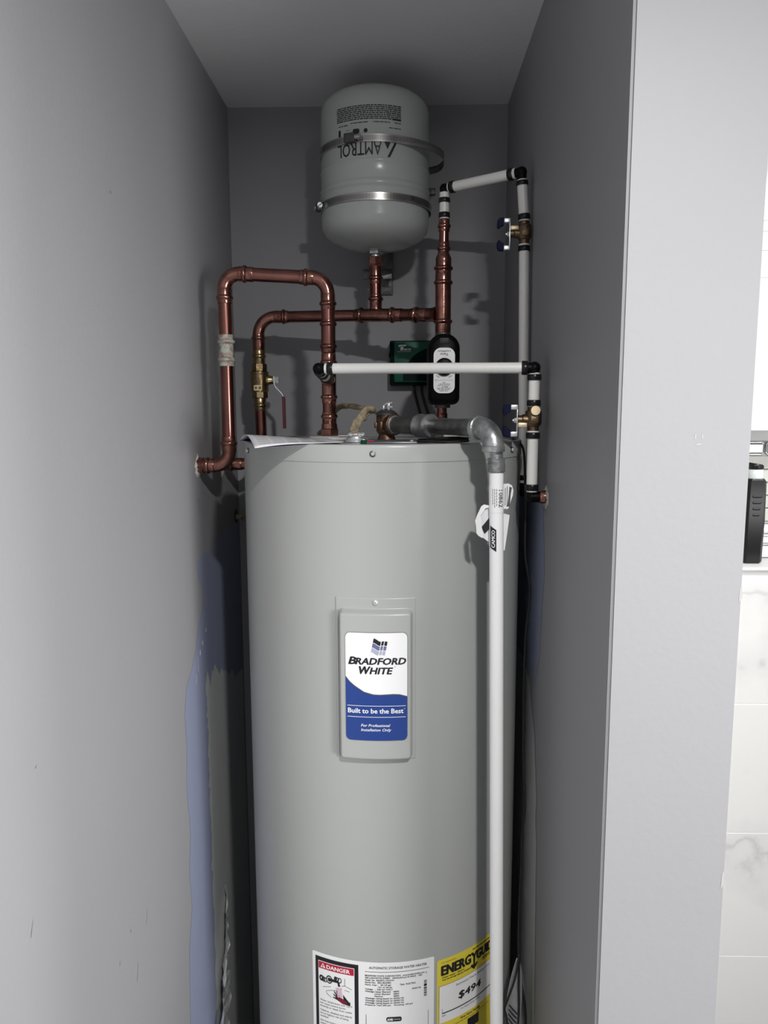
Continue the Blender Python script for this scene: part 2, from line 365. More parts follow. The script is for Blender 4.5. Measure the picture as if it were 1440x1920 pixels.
part('paint_patch', MB().poly([(1.215, -0.12), (1.196, -0.14), (1.165, -0.150), (1.153, -0.189), (1.140, -0.252), (1.154, -0.316), (1.163, -0.388), (1.19, -0.43), (1.214, -0.447), (1.30, -0.44), (1.64, -0.45), (1.64, -0.12)], onR(0.0004)), M['blue'], wall_right, None, label='old blue paint on the right wall')
part('paint_patch', MB().poly([(1.64, -0.452), (1.30, -0.442), (1.250, -0.461), (1.22, -0.50), (1.188, -0.533), (1.175, -0.58), (1.158, -0.630), (1.163, -0.664), (1.150, -0.70), (1.14, -0.85), (1.129, -1.008), (1.12, FL+0.01), (1.64, FL+0.01)], onR(0.0006)), M['primer'], wall_right, None, label='grey primer on the right wall')
b = MB()
for (y, z, l, a, w) in ((1.167, 0.073, 0.006, 0.1, 0.0007), (1.146, 0.055, 0.016, -0.1, 0.0005), (1.105, 0.049, 0.006, -1.2, 0.0006), (1.144, 0.0, 0.008, 1.0, 0.0012), (1.148, -0.021, 0.012, -1.0, 0.0016), (1.141, -0.155, 0.014, 1.2, 0.0007), (1.155, -0.152, 0.010, 0.3, 0.0006), (0.931, -0.066, 0.012, 1.5, 0.0004)):
    dy, dz = math.cos(a), math.sin(a)
    b.poly([(y-dy*l/2-dz*w, z-dz*l/2+dy*w), (y-dy*l/2+dz*w, z-dz*l/2-dy*w), (y+dy*l/2+dz*w*0.4, z+dz*l/2-dy*w*0.4), (y+dy*l/2-dz*w*0.4, z+dz*l/2+dy*w*0.4)], onR(0.0003))
part('scuff_mark', b, M['mark'], wall_right, None)
b = MB()
def onF(x, z): return (x, YC-0.0003, z)
for (x, z, sx, sz) in ((0.3007, -0.035, 0.0030, 0.0010), (0.297, -0.027, 0.0008, 0.003), (0.304, -0.027, 0.0008, 0.003), (0.352, -0.191, 0.0016, 0.009), (0.3515, -0.512, 0.0018, 0.011)):
    b.poly([(x-sx, z-sz), (x+sx, z-sz*0.4), (x+sx*0.5, z+sz), (x-sx*0.6, z+sz*0.7)], onF)
part('paint_chip', b, M['chip'], wall_right, None)

# --- the tiled shower wall beyond the column, with its niche
NX0, NX1, NZ0, NZ1 = 0.60, 1.06, -0.3396, -0.0348
b = MB()
b.box((XO, YT+0.0015, FL), (1.70, YT+0.20, NZ0)); b.box((XO, YT+0.0015, NZ1), (1.70, YT+0.20, ZC))
b.box((XO, YT+0.0015, NZ0), (NX0, YT+0.20, NZ1)); b.box((NX1, YT+0.0015, NZ0), (1.70, YT+0.20, NZ1)); b.box((NX0, YT+0.105, NZ0), (NX1, YT+0.20, NZ1))
shower = struct('wall_shower', b, M['grout'])
def tile(x0, z0, x1, z1, m='marble', y=YT, d=0.008, gap=0.0013, bev=0.0004, name='tile'):
    return part(name, MB().box((x0+gap, y, z0+gap), (x1-gap, y+d, z1-gap), bev, 1), M[m], shower, 30)
rows = [NZ0-0.3048*k for k in range(0, 5)]
for k in range(4):
    x = XO + (0.0 if k % 2 else -0.30)
    while x < 1.70:
        a, c = max(x, XO+0.002), min(x+0.6096, 1.698)
        if c-a > 0.02: tile(a, max(rows[k+1], FL), c, rows[k])
        x += 0.6096
tile(XO+0.002, NZ0, NX0, NZ1); tile(NX1, NZ0, 1.698, NZ1)
for a, c in ((XO+0.002, 0.62), (0.62, 1.23), (1.23, 1.698)): tile(a, NZ1, c, 0.266)
zs = [0.266, 0.320, 0.3575, 0.379]
for k in range(3):
    x = XO + 0.03*k
    while x < 1.69:
        tile(max(x, XO+0.002), zs[k], min(x+0.15, 1.698), zs[k+1]); x += 0.15
for a, c in ((XO+0.002, 0.85), (0.85, 1.46), (1.46, 1.698)): tile(a, 0.379, c, ZC)
part('niche_sill', MB().box((NX0-0.02, YT-0.010, NZ0-0.004), (NX1+0.02, YT+0.104, NZ0+0.0045), 0.003), M['niche'], shower)
part('niche_trim', MB().box((NX0-0.02, YT-0.006, NZ1-0.010), (NX1+0.02, YT+0.104, NZ1+0.004), 0.003), M['niche'], shower)
mz = [-0.3345, -0.3065, -0.2795, -0.2510, -0.2205, -0.1915, -0.1625, -0.1330, -0.1020, -0.0710, -0.0450]
mm = ['marble', 'mirror', 'mirror', 'sand', 'sand', 'sand', 'sand', 'sand', 'mirror', 'greyglass']
for k in range(10):
    x = NX0 - (0.033 if k % 2 else 0.001) + (0.012 if k == 8 else 0)
    while x < NX1:
        a, c = max(x, NX0), min(x+0.1, NX1)
        if c-a > 0.008: tile(a, mz[k], c, mz[k+1], mm[k], YT+0.094, 0.010, 0.0012, 0.006 if mm[k] == 'mirror' else 0.001, 'mosaic_tile')
        x += 0.1

# ------------------------------------------------------------------ shampoo bottle in the niche
t = thing('shampoo_bottle', 'black bottle with a pale mint collar standing in the tiled shower niche', 'bottle', (0.768, 1.655, NZ0+0.0045))
bx, by = 0.768, 1.655
def octo(w, d, c): return [(-w+c, -d), (w-c, -d), (w, -d+c), (w, d-c), (w-c, d), (-w+c, d), (-w, d-c), (-w, -d+c)]
b = MB(); rings = []
for z, w, d, c in ((-0.335, 0.0195, 0.015, 0.007), (-0.331, 0.0215, 0.017, 0.007), (-0.24, 0.0225, 0.018, 0.007), (-0.156, 0.0215, 0.0175, 0.007), (-0.150, 0.0185, 0.015, 0.007), (-0.1485, 0.0155, 0.0145, 0.008)):
    rings.append([b.bm.verts.new((bx+x, by+y, z)) for x, y in octo(w, d, c)])
for a, c in zip(rings, rings[1:]):
    for i in range(8): b.bm.faces.new((a[i], a[(i+1) % 8], c[(i+1) % 8], c[i]))
b.bm.faces.new(rings[0][::-1]); b.bm.faces.new(rings[-1]); part('bottle_body', b, M['bottle'], t, 30)
part('collar', MB().rev((bx, by, -0.1485), (0, 0, 1), [(0, 0.0168), (0.002, 0.0172), (0.0185, 0.0168), (0.020, 0.0155)]), M['mint'], t)
b = MB(); bm = b.bm; rr = []
for k, (z, r_) in enumerate(((-0.1285, 0.0165), (-0.121, 0.0172), (-0.1165, 0.0172), (-0.1135, 0.0150))):
    rr.append([bm.verts.new((bx+r_*math.cos(2*PI*i/28), by+r_*math.sin(2*PI*i/28), z - (0.006*(r_*math.cos(2*PI*i/28)/0.0172+1)*0.5 if k > 0 else 0))) for i in range(28)])
for a, c in zip(rr, rr[1:]):
    for i in range(28): bm.faces.new((a[i], a[(i+1) % 28], c[(i+1) % 28], c[i]))
bm.faces.new(rr[0][::-1]); bm.faces.new(rr[-1]); part('cap', b, M['bottle'], t)
for k in range(4):
    z = -0.187 - 0.0135*k
    part('grip_ridge', MB().rev((bx-0.012+0.001*k, by-0.0162, z), (1, 0, 0), [(0, 0.0005), (0.003, 0.0032), (0.021-0.002*k, 0.0032), (0.024-0.002*k, 0.0005)], 12), M['bottle'], t)

# ------------------------------------------------------------------ water heater
HX, HY, HR, HT = -0.034, 1.29, 0.2328, -0.047
heater = thing('water_heater', 'tall grey cylindrical electric water heater standing in the closet', 'water heater', (HX, HY, FL))
def cyl(e, z0=0, s0=0, ax=(HX, HY), r=HR):   # arc length, height -> point just off the jacket
    def f(s, z):
        a = (s0+s)/r; return (ax[0]+(r+e)*math.sin(a), ax[1]-(r+e)*math.cos(a), z0+z)
    return f
DEG = PI/180*HR
part('jacket', MB().rev((HX, HY, FL+0.02), (0, 0, 1), [(0, HR-0.004), (0.004, HR), (-FL-0.02-0.0722, HR)], 128), M['tank'], heater)
part('base_ring', MB().rev((HX, HY, FL), (0, 0, 1), [(0, HR-0.012), (0.022, HR-0.012)], 96), M['black'], heater)
part('lid', MB().rev((HX, HY, -0.0725), (0, 0, 1), [(0, HR-0.001), (0.0004, HR+0.0012), (0.0215, HR+0.0012), (0.0238, HR+0.0006), (0.0252, HR-0.001), (0.0256, HR-0.003), (0.0252, HR-0.006), (0.0238, HR-0.010), (0.0236, 0.001)], 128), M['tank'], heater)
for dg, z in ((-1.82, -0.060), (-63.3, -0.0615), (60.4, -0.0605)):
    a = dg*PI/180; d = V((math.sin(a), -math.cos(a), 0)); p = V((HX, HY, z)) + d*(HR+0.0008)
    sw = part('screw', MB().rev(p, d, [(0, 0.0027), (0.0035, 0.0027), (0.0042, 0.0021)], 6), M['zinc'], heater)
    part('washer', MB().rev(p, d, [(0, 0.0046), (0.0012, 0.0046), (0.0016, 0.0040)], 20), M['darksteel'], sw)
part('nipple_collar', MB().rev((-0.128, 1.33, -0.0488), (0, 0, 1), [(0, 0.037), (0.003, 0.037), (0.0048, 0.034), (0.0052, 0.012)], 48), M['whiteplastic'], heater)
part('nipple_collar', MB().rev((0.0765, 1.46, -0.0488), (0, 0, 1), [(0, 0.030), (0.003, 0.030), (0.0048, 0.027), (0.0052, 0.010)], 48), M['whiteplastic'], heater)
b = MB().box((-0.052, 1.085, -0.0488), (0.022, 1.165, -0.0440), 0.0018); cover = part('junction_cover', b, M['darkplate'], heater, label='dark grey wiring cover plate on the lid')
part('red_tag', MB().box((-0.050, 1.0852, -0.0438), (-0.041, 1.090, -0.0425)), M['danger'], cover)
part('cover_screw', MB().rev((0.014, 1.10, -0.044), (0, 0, 1), [(0, 0.003), (0.0012, 0.003), (0.0018, 0.002)], 12), M['zinc'], cover)
part('ground_screw', MB().rev((-0.056, 1.115, -0.0488), (0, 0, 1), [(0, 0.0055), (0.005, 0.0055), (0.0062, 0.004)], 8), M['greenscrew'], heater)

# access panel: thin plate with a raised, round-edged cover
pc = -1.25*DEG; PW, PZ0, PZ1 = 0.0595, -0.5135, -0.2672; BW, BZ0, BZ1 = 0.0545, -0.5125, -0.2830
def smooth(t): t = max(0.0, min(1.0, t)); return t*t*(3-2*t)
def panel(u, v):
    s = -PW + 2*PW*u; z = PZ0 + (PZ1-PZ0)*v
    e = min(PW-abs(s), PZ1-z, z-PZ0)
    h = 0.0016*smooth(e/0.0012) - 0.0006
    qx, qz = abs(s) - (BW-0.009), abs(z-(BZ0+BZ1)/2) - ((BZ1-BZ0)/2-0.009)
    dd = 0.009 - (math.hypot(max(qx, 0), max(qz, 0)) + min(max(qx, qz), 0))
    h += 0.0120*math.sin(smooth(dd/0.0085)*PI/2)**0.8 if dd > 0 else 0
    a = (pc+s)/HR; return (HX+(HR+h)*math.sin(a), HY-(HR+h)*math.cos(a), z)
pan = part('access_panel', MB().grid(110, 300, panel), M['tank'], heater, 70)
a = -1.25*PI/180; d = V((math.sin(a), -math.cos(a), 0)); p = V((HX, HY, -0.2742)) + d*(HR+0.001)
part('panel_screw', MB().rev(p, d, [(0, 0.0038), (0.0014, 0.0038), (0.002, 0.003)], 16).rev(p, d, [(0, 0.0024), (0.0035, 0.0024), (0.004, 0.0018)], 6), M['zinc'], pan)
BR = HR+0.0130
def bd(e): return cyl(e, 0, pc*BR/HR, (HX, HY), BR)
K = 9.1e-5; cx = 0.0018
badge = part('brand_badge', MB().rrect(cx-0.0458, -0.4782, cx+0.0458, -0.3145, 0.0078, bd(0.0002)), M['steel'], heater, None, label='printed white and blue brand badge')
part('white_field', MB().rrect(cx-0.0448, -0.4772, cx+0.0448, -0.3155, 0.0072, bd(0.0005)), M['white'], badge, None)
def wave(x):
    k = (x-(cx-0.0448))/0.0896
    pts = [(0, -0.3818), (0.07, -0.3895), (0.15, -0.3955), (0.3, -0.4043), (0.45, -0.4080), (0.55, -0.4085), (0.66, -0.4080), (0.78, -0.4075), (0.88, -0.4082), (1.0, -0.4115)]
    for (a, za), (c, zc) in zip(pts, pts[1:]):
        if k <= c+1e-9: return za + (zc-za)*(k-a)/(c-a)
    return pts[-1][1]
def badgebot(x):
    e = min(x-(cx-0.0448), (cx+0.0448)-x); rr_ = 0.0072
    return -0.4772 + (0 if e >= rr_ else rr_ - math.sqrt(max(0, rr_*rr_-(rr_-e)**2)))
xs = sorted([cx-0.0448+0.0896*i/48 for i in range(49)] + [cx-0.0448+0.0072*k/8 for k in range(1, 8)] + [cx+0.0448-0.0072*k/8 for k in range(1, 8)])
part('wave_stripe', MB().cols(xs, lambda x: wave(x)+0.0011, lambda x: wave(x)-0.001, bd(0.0006)), M['greyink'], badge, None)
part('blue_field', MB().cols(xs, lambda x: wave(x)-0.0003, badgebot, bd(0.0008)), M['brandblue'], badge, None)
b = MB()
b.text('B', 0.0108, 0.0114, bd(0.0008), cx-0.0400, -0.3622, bold=0.045, shear=0.22, align='L')
b.text('RADFORD', 0.0728, 0.0100, bd(0.0008), cx-0.0300, -0.3622, bold=0.045, shear=0.22, align='L')
b.text('W', 0.0158, 0.0116, bd(0.0008), cx-0.0245, -0.3764, bold=0.045, shear=0.22, align='L')
b.text('HITE', 0.0330, 0.0100, bd(0.0008), cx-0.0092, -0.3764, bold=0.045, shear=0.22, align='L')
b.text('\u00ae', 0.0016, 0.0016, bd(0.0008), cx+0.0270, -0.3665)
part('lettering', b, M['ink'], badge, None)
b = MB(); b.text('Built to be the Best', 0.0805, 0.0074, bd(0.0011), cx-0.0012, -0.4355, bold=0.022)
b.text('\u00ae', 0.0018, 0.0018, bd(0.0011), cx+0.0408, -0.4300)
b.rect(cx-0.0425, -0.4250, cx+0.0425, -0.4243, bd(0.0011)); b.rect(cx-0.0425, -0.4418, cx+0.0425, -0.4411, bd(0.0011))
b.text('For Professional', 0.0425, 0.0042, bd(0.0011), cx-0.0225, -0.4560, bold=0.012, shear=0.25, align='L')
b.text('Installation Only', 0.0440, 0.0042, bd(0.0011), cx-0.0225, -0.4628, bold=0.012, shear=0.25, align='L')
part('white_lettering', b, M['white'], badge, None)
def flag(row, e):
    def f(s, k):
        z = -0.3345 - 0.0071*row + 0.0050*(1-smooth(s/0.55)) + 0.0008*math.sin(PI*max(0, s-0.5)*2) + k*0.0062
        return bd(e)(cx-0.0068 + 0.0210*s + 0.20*(z+0.34), z)
    return f
for row, mm_ in ((0, 'ink'), (1, 'slate'), (2, 'palegrey')):
    b = MB()
    for a, c in ((0, 0.55), (0.60, 0.76), (0.81, 1.0)): b.cols([a+(c-a)*i/8 for i in range(9)], lambda x: 1, lambda x: 0, flag(row, 0.0008))
    part('flag_emblem', b, M[mm_], badge, None)

# rating label ----------------------------------------------------------
L0 = -27.63*DEG; L1 = 21.04*DEG; LT, LB = -0.8435, -1.10
def lab(e): return cyl(e)
rating = part('rating_label', MB().rrect(L0, LB, L1, LT, 0.003, lab(0.0003), 60), M['label'], heater, None, label='white rating and danger label near the foot')
fx0, fx1 = -26.2*DEG, -8.4*DEG; ix0, ix1 = -24.9*DEG, -9.95*DEG
part('black_frame', MB().rect(fx0, LB, fx1, -0.8500, lab(0.0006), 24), M['ink'], rating, None)
part('white_field', MB().rect(ix0, LB, ix1, -0.8566, lab(0.0009), 20), M['label'], rating, None)
part('danger_header', MB().rect(ix0+0.0008, -0.8692, ix1-0.0008, -0.8575, lab(0.0012), 20), M['danger'], rating, None)
b = MB(); b.text('DANGER', 0.0385, 0.0066, lab(0.0015), ix0+0.0150, -0.8666, bold=0.03, align='L')
b.poly([(ix0+0.0042, -0.8670), (ix0+0.0130, -0.8670), (ix0+0.0086, -0.8592)], lab(0.0015))
part('white_lettering', b, M['white'], rating, None)
b = MB(); b.text('!', 0.0012, 0.0046, lab(0.0018), ix0+0.0086, -0.8663, bold=0.03)
# pictogram: taps, spout, basin lines
def disc(mb, x, z, rx, rz, e, n=16): mb.poly([(x+rx*math.cos(2*PI*i/n), z+rz*math.sin(2*PI*i/n)) for i in range(n)], lab(e))
px0 = ix0
def pp(u, v): return (px0 + (u-215)/800*(ix1-ix0), -0.8566 - (v-365)*7.65e-5 + (u-215)*0.0)   # picture units inside the frame
def ppoly(mb, pts, e): mb.poly([pp(u, v-(u-215)*0.155) for u, v in pts], lab(e))
def pring(mb, u, v, r, w, e, n=20):
    bm = mb.bm; o = []
    for k in (r, r-w): o.append([bm.verts.new(lab(e)(*pp(u+k*0.75*math.cos(2*PI*i/n), v+k*math.sin(2*PI*i/n)-(u-215)*0.155))) for i in range(n)])
    for i in range(n):
        j = (i+1) % n; bm.faces.new((o[0][i], o[0][j], o[1][j], o[1][i]))
pring(b, 290, 755, 68, 40, 0.0013); pring(b, 335, 775, 60, 22, 0.0013); pring(b, 378, 790, 56, 20, 0.0013)
pring(b, 468, 770, 92, 26, 0.0013); pring(b, 470, 770, 44, 44*0.99, 0.0014)
pring(b, 610, 730, 46, 40, 0.0013); pring(b, 650, 748, 50, 22, 0.0013); pring(b, 700, 770, 60, 20, 0.0013)
ppoly(b, [(460, 735), (640, 770), (690, 810), (715, 905), (665, 905), (655, 830), (460, 800)], 0.0014)
for q in ([(807, 720), (814, 720), (814, 890), (807, 890)], [(740, 890), (810, 876), (960, 960), (958, 968), (812, 886), (742, 897)], [(320, 948), (500, 926), (500, 933), (320, 956)], [(405, 1030), (470, 1010), (640, 992), (640, 1000), (470, 1018), (412, 1036)],
          [(405, 1030), (398, 1060), (440, 1110), (515, 1165), (512, 1171), (432, 1116), (390, 1060), (398, 1028)], [(800, 972), (910, 1010), (908, 1018), (800, 980)]): ppoly(b, q, 0.0013)
ppoly(b, [(580, 1010), (660, 1120), (780, 1190), (770, 1080), (900, 1250), (925, 1250), (925, 1330), (760, 1290), (640, 1210), (545, 1165), (545, 1150), (620, 1160), (555, 1095), (560, 1075), (630, 1130), (570, 1030)], 0.0013)
ppoly(b, [(620, 1020), (640, 1010), (690, 1140), (660, 1150)], 0.0013)
for k, (tx, wd_) in enumerate((('Water temperature over 125\u00b0F', 0.0545), ('can cause severe burns', 0.0430), ('instantly or death from scalds.', 0.0545), ('', 0), ('Children, disabled and elderly', 0.0540), ('are at highest risk of being', 0.0480), ('scalded.', 0.0150), ('', 0), ('See instruction manual before', 0.0545), ('setting temperature at water', 0.0500), ('heater.', 0.0130), ('', 0), ('Feel water before bathing or', 0.050), ('showering.', 0.02))):
    if tx: b.text(tx, wd_, 0.0032, lab(0.0012), ix0+0.0025, -0.9250-0.0051*k+0.0026*(k//4), align='L')
part('print', b, M['ink'], rating, None)
b = MB(); ppoly(b, [(640, 1130), (790, 1195), (880, 1270), (760, 1280), (660, 1210)], 0.0015); part('red_print', b, M['darkred'], rating, None)
b = MB()
for u in (640, 680, 720): ppoly(b, [(u, 930), (u+22, 930), (u+40, 1150), (u+10, 1140)], 0.0016)
b.text('HOT', 0.011, 0.0042, lab(0.0017), *pp(690, 985-75)); part('pink_print', b, M['pinkp'], rating, None)
b = MB(); tx0 = -5.9*DEG
b.text('AUTOMATIC STORAGE WATER HEATER', 0.0905, 0.0040, lab(0.0006), -4.3*DEG, -0.8545, align='L', bold=0.012)
part('title_print', b, M['greyink'], rating, None)
b = MB(); b.rect(tx0, -0.8600, 19.0*DEG, -0.8593, lab(0.0006), 24)
tl = [('BRADFORD WHITE CORPORATION   www.bradfordwhite.com', 0.0930, 0), ('200 LAFAYETTE STREET   MIDDLEVILLE MI 49333   USA', 0.0895, 1), ('Model  No.  RE340T6 1NCWW', 0.0450, 2), ('Serial No.  SE21823584', 0.0400, 3), ('Nom. Cap :   40 US gal', 0.0400, 4),
      ('Voltage   :  240 AC ONLY', 0.0430, 6), ('Wattage Upper Element', 0.0395, 7), ('Wattage rating based on 60/60 Hz', 0.0600, 10), ('Wattage rating based on 60/60 Hz', 0.0600, 11), ('Wattage rating based on 60/60 Hz', 0.0600, 12), ('Pressure: Test 300 psi.   Working 150 psi', 0.0740, 13)]
def tz(k): return -0.8672 - 0.00385*k
for s_, w, k in tl: b.text(s_, w, 0.0025, lab(0.0006), tx0+0.0003, tz(k), bold=0.012, align='L')
for s_, w, x, k in (('151.4 litres', 0.0215, 0.0205, 5), ('Lower Element', 0.0245, 0.0148, 8), ('Maximum', 0.0130, 0.0148, 9), ('4500W', 0.0092, 0.0440, 7), ('4500W', 0.0092, 0.0440, 8), ('4500W', 0.0092, 0.0440, 9), ('Type:  ELECTRIC', 0.0250, 0.0540, 4), ('50/60 Hz', 0.0140, 0.0735, 6.4), ('1', 0.001, 0.0955, 0.3)):
    b.text(s_, w, 0.0025, lab(0.0006), tx0+x, tz(k), bold=0.012, align='L')
z = -0.8800
for k, h in enumerate((0.0006, 0.0012, 0.0005, 0.0009, 0.0040, 0.0006, 0.0022, 0.0007, 0.0014, 0.0006, 0.0018, 0.0005, 0.0012, 0.0009)):
    b.rect(tx0+0.0925, z-h, tx0+0.0972, z, lab(0.0006), 2); z -= h + 0.0008
b.rect(tx0+0.0012, LB, tx0+0.0019, -0.9330, lab(0.0006), 1); b.rect(tx0+0.0995, LB, tx0+0.1002, -0.9330, lab(0.0006), 1)
b.rrect(0.0090, -0.9445, 0.0330, -0.9365, 0.003, lab(0.0006), 8)
part('print', b, M['ink'], rating, None)
b = MB(); b.text('AHRI', 0.0085, 0.0040, lab(0.0009), 0.0105, -0.9425, bold=0.03, align='L'); b.text('CERTIFIED', 0.0105, 0.0018, lab(0.0009), 0.0205, -0.9415, align='L'); part('white_lettering', b, M['white'], rating, None)

# yellow energy label ---------------------------------------------------
E0, E1, ET, EB = 22.3*DEG, 54.8*DEG, -0.8530, -1.10
energy = part('energy_label', MB().rrect(E0, EB, E1, ET, 0.004, lab(0.0003), 50), M['yellow'], heater, None, label='yellow energy cost label behind the white drain pipe')
part('white_field', MB().rect(E0+0.0035, -0.9640, E1-0.0035, -0.8990, lab(0.0006), 40), M['label'], energy, None)
b = MB(); g0 = E0+0.0078
b.text('ENERG', 0.0560, 0.0165, lab(0.0009), g0, -0.8805, bold=0.055, align='L'); b.text('Y', 0.0130, 0.0165, lab(0.0009), g0+0.0575, -0.8805, bold=0.055, align='L'); b.text('GUIDE', 0.0470, 0.0165, lab(0.0009), g0+0.0695, -0.8805, bold=0.055, align='L')
ax_ = g0+0.0640; b.rect(ax_-0.0020, -0.8895, ax_+0.0020, -0.8750, lab(0.0009), 1); b.poly([(ax_-0.0085, -0.8870), (ax_-0.0050, -0.8845), (ax_, -0.8890), (ax_+0.0050, -0.8845), (ax_+0.0085, -0.8870), (ax_, -0.8955)], lab(0.0009))
b.text('U.S. Government', 0.0260, 0.0022, lab(0.0009), g0, -0.8600, align='L'); b.lines(g0+0.060, g0+0.114, -0.8600, 0.0017, lab(0.0009), seed=5)
b.text('Water heater - Electric', 0.0420, 0.0024, lab(0.0009), g0+0.0005, -0.8858, bold=0.01, align='L'); b.text('Tank size (storage capacity): 40 gallons', 0.0560, 0.0024, lab(0.0009), g0+0.0005, -0.8900, bold=0.01, align='L')
b.lines(g0+0.084, g0+0.114, -0.8860, 0.0018, lab(0.0009), seed=8); b.lines(g0+0.084, g0+0.110, -0.8895, 0.0018, lab(0.0009), seed=9)
b.rect(E0+0.0035, -0.8990, E1-0.0035, -0.8985, lab(0.0009), 40); b.rect(E0+0.0033, -0.9640, E0+0.0038, -0.8985, lab(0.0009), 1)
b.text('Estimated Yearly Energy Cost', 0.0760, 0.0037, lab(0.0009), g0+0.0270, -0.9080, shear=0.1, align='L')
b.text('$494', 0.0480, 0.0125, lab(0.0009), g0+0.0320, -0.9325, bold=0.035, shear=0.08, align='L')
b.rect(E0+0.0090, -0.9480, E1-0.010, -0.9462, lab(0.0009), 40); b.rect(E0+0.0090, -0.9480, E0+0.0095, -0.9390, lab(0.0009), 1)
b.text('$449', 0.0065, 0.0028, lab(0.0009), E0+0.0090, -0.9530, align='L'); b.text('Cost Range of Similar Models', 0.0420, 0.0028, lab(0.0009), g0+0.0360, -0.9535, align='L')
b.text('First Hour Rating', 0.0420, 0.0036, lab(0.0009), g0+0.0360, -0.9705, bold=0.012, align='L'); b.text('(How much hot water you get in the first hour of use)', 0.0850, 0.0026, lab(0.0009), g0+0.0170, -0.9755, align='L')
b.rrect(g0+0.0510, -0.9960, g0+0.0760, -0.9780, 0.001, lab(0.0009), 8)
part('print', b, M['ink'], energy, None)

# ------------------------------------------------------------------ copper loop from the left wall to the heater nipple
def seg(name, a, c, r, m, t): return part(name, MB().tube(a, c, r), m, t)
xa, xb, YA = -0.3066, -0.1280, 1.330
t = thing('copper_pipe_loop', 'copper pipe arch rising from the left wall hole and dropping onto the heater', 'pipe', (xa, YA, -0.095))
zb = -0.0955
b = MB(); b.rev((XL-0.004, YA+0.003, zb), (1, 0, 0), [(0, 0.0135), (0.013, 0.0135), (0.015, 0.0145), (0.017, 0.0128)], 28); press(b, (XL+0.010, YA+0.002, zb), (-0.3325, YA, zb), 0.009)
b.sweep(arc((-0.3330, YA, zb), (xa, YA, zb), (xa, YA, -0.0690)), 0.0118); press(b, (xa, YA, -0.0725), (xa, YA, -0.0445), 0.0165); part('elbow_fitting', b, M['fitting'], t)
seg('pipe_length', (xa, YA, -0.0455), (xa, YA, 0.0800), 0.0114, M['copper'], t)
b = MB(); press(b, (xa, YA, 0.0775), (xa, YA, 0.1318), (0.0115, 0.0420), rs=0.0128, rb=0.0156); part('coupling', b, M['patina'], t, label='corroded coupling crusted pale green')
seg('pipe_length', (xa, YA, 0.1300), (xa, YA, 0.1850), 0.0114, M['copper'], t)
zl, zr = 0.2355, 0.2250
def top(x): return zl + (zr-zl)*(x-xa)/(xb-xa)
b = MB(); press(b, (xa, YA, 0.1837), (xa, YA, 0.2100), 0.0105)
b.sweep(arc((xa, YA, 0.2085), (xa, YA, top(xa)), (xa+0.0275, YA, top(xa+0.0275))), 0.0120); press(b, (-0.2815, YA, top(-0.2815)), (-0.2553, YA, top(-0.2553)), 0.0105); part('elbow_fitting', b, M['fitting'], t)
seg('pipe_length', (-0.257, YA, top(-0.257)), (-0.173, YA, top(-0.173)), 0.0114, M['copper'], t)
b = MB(); press(b, (-0.1760, YA, top(-0.176)), (-0.1510, YA, top(-0.151)), 0.0105)
b.sweep(arc((-0.1535, YA, top(-0.1535)), (xb, YA, top(xb)), (xb, YA, 0.1985)), 0.0120); press(b, (xb, YA, 0.2000), (xb, YA, 0.1727), 0.0170); part('elbow_fitting', b, M['fitting'], t)
seg('pipe_length', (xb, YA, 0.174), (xb, YA, 0.154), 0.0114, M['copper'], t)
b = MB(); press(b, (xb, YA, 0.1556), (xb, YA, 0.0995), (0.0070, 0.0450)); part('coupling', b, M['copper'], t)
b = MB(); press(b, (xb, YA, 0.0990), (xb, YA, 0.0125), (0.0155, 0.0750))
b.rev((xb, YA, 0.0535), (-0.006, -1, 0.03), [(0, 0.0118), (0.026, 0.0118), (0.027, 0.0105), (0.034, 0.0100)], 24); part('tee_fitting', b, M['fitting'], t)
seg('pipe_length', (xb, YA, 0.014), (xb, YA, -0.004), 0.0114, M['copper'], t)
b = MB(); press(b, (xb, YA, -0.0022), (xb, YA, -0.0235), 0.0075); b.rev((xb, YA, -0.0225), (0, 0, -1), [(0, 0.0135), (0.008, 0.0142), (0.0085, 0.0138)], 28)
b.rev((xb, YA, -0.0305), (0, 0, -1), [(0, 0.0145), (0.0015, 0.0162), (0.0115, 0.0162), (0.013, 0.0150)], 6, phase=0.3); part('hex_adapter', b, M['fitting'], t, 25)

# ------------------------------------------------------------------ copper run behind: wall stub, riser, header, pump line
YV = 1.520; xv = -0.2850
t = thing('copper_supply_run', 'dark copper pipe run with a tee under the grey expansion tank', 'pipe', (xv, YV, -0.104))
b = MB(); b.rev((XL-0.003, YV, -0.106), (1, 0, 0), [(0, 0.0125), (0.010, 0.0125)], 24); press(b, (XL+0.006, YV, -0.106), (-0.325, YV, -0.106), 0.012)
b.sweep(arc((-0.3255, YV, -0.106), (xv+0.001, YV, -0.106), (xv+0.001, YV, -0.0655)), 0.0116); part('elbow_fitting', b, M['fitting'], t)
seg('pipe_length', (xv+0.001, YV, -0.067), (xv, YV, 0.012), 0.0111, M['copper'], t)
def hd(x):
    pts = [(-0.290, 1.520, 0.1848), (-0.2300, 1.520, 0.1845), (-0.051, 1.487, 0.1825), (0.0737, 1.402, 0.1722)]
    for a, c in zip(pts, pts[1:]):
        if x <= c[0] or c is pts[-1]:
            k = (x-a[0])/(c[0]-a[0]); return V((x, a[1]+(c[1]-a[1])*k, a[2]+(c[2]-a[2])*k))
b = MB(); press(b, (xv, YV, 0.1195), (xv, YV, 0.1520), 0.0240, rs=0.0120, rb=0.0142)
b.sweep(arc((xv, YV, 0.1500), (xv, YV, 0.1847), (xv+0.0345, YV, 0.1847)), 0.0115); press(b, (xv+0.032, YV, 0.1846), hd(-0.2245), 0.0190, rs=0.0121, rb=0.0145); part('elbow_fitting', b, M['fitting'], t)
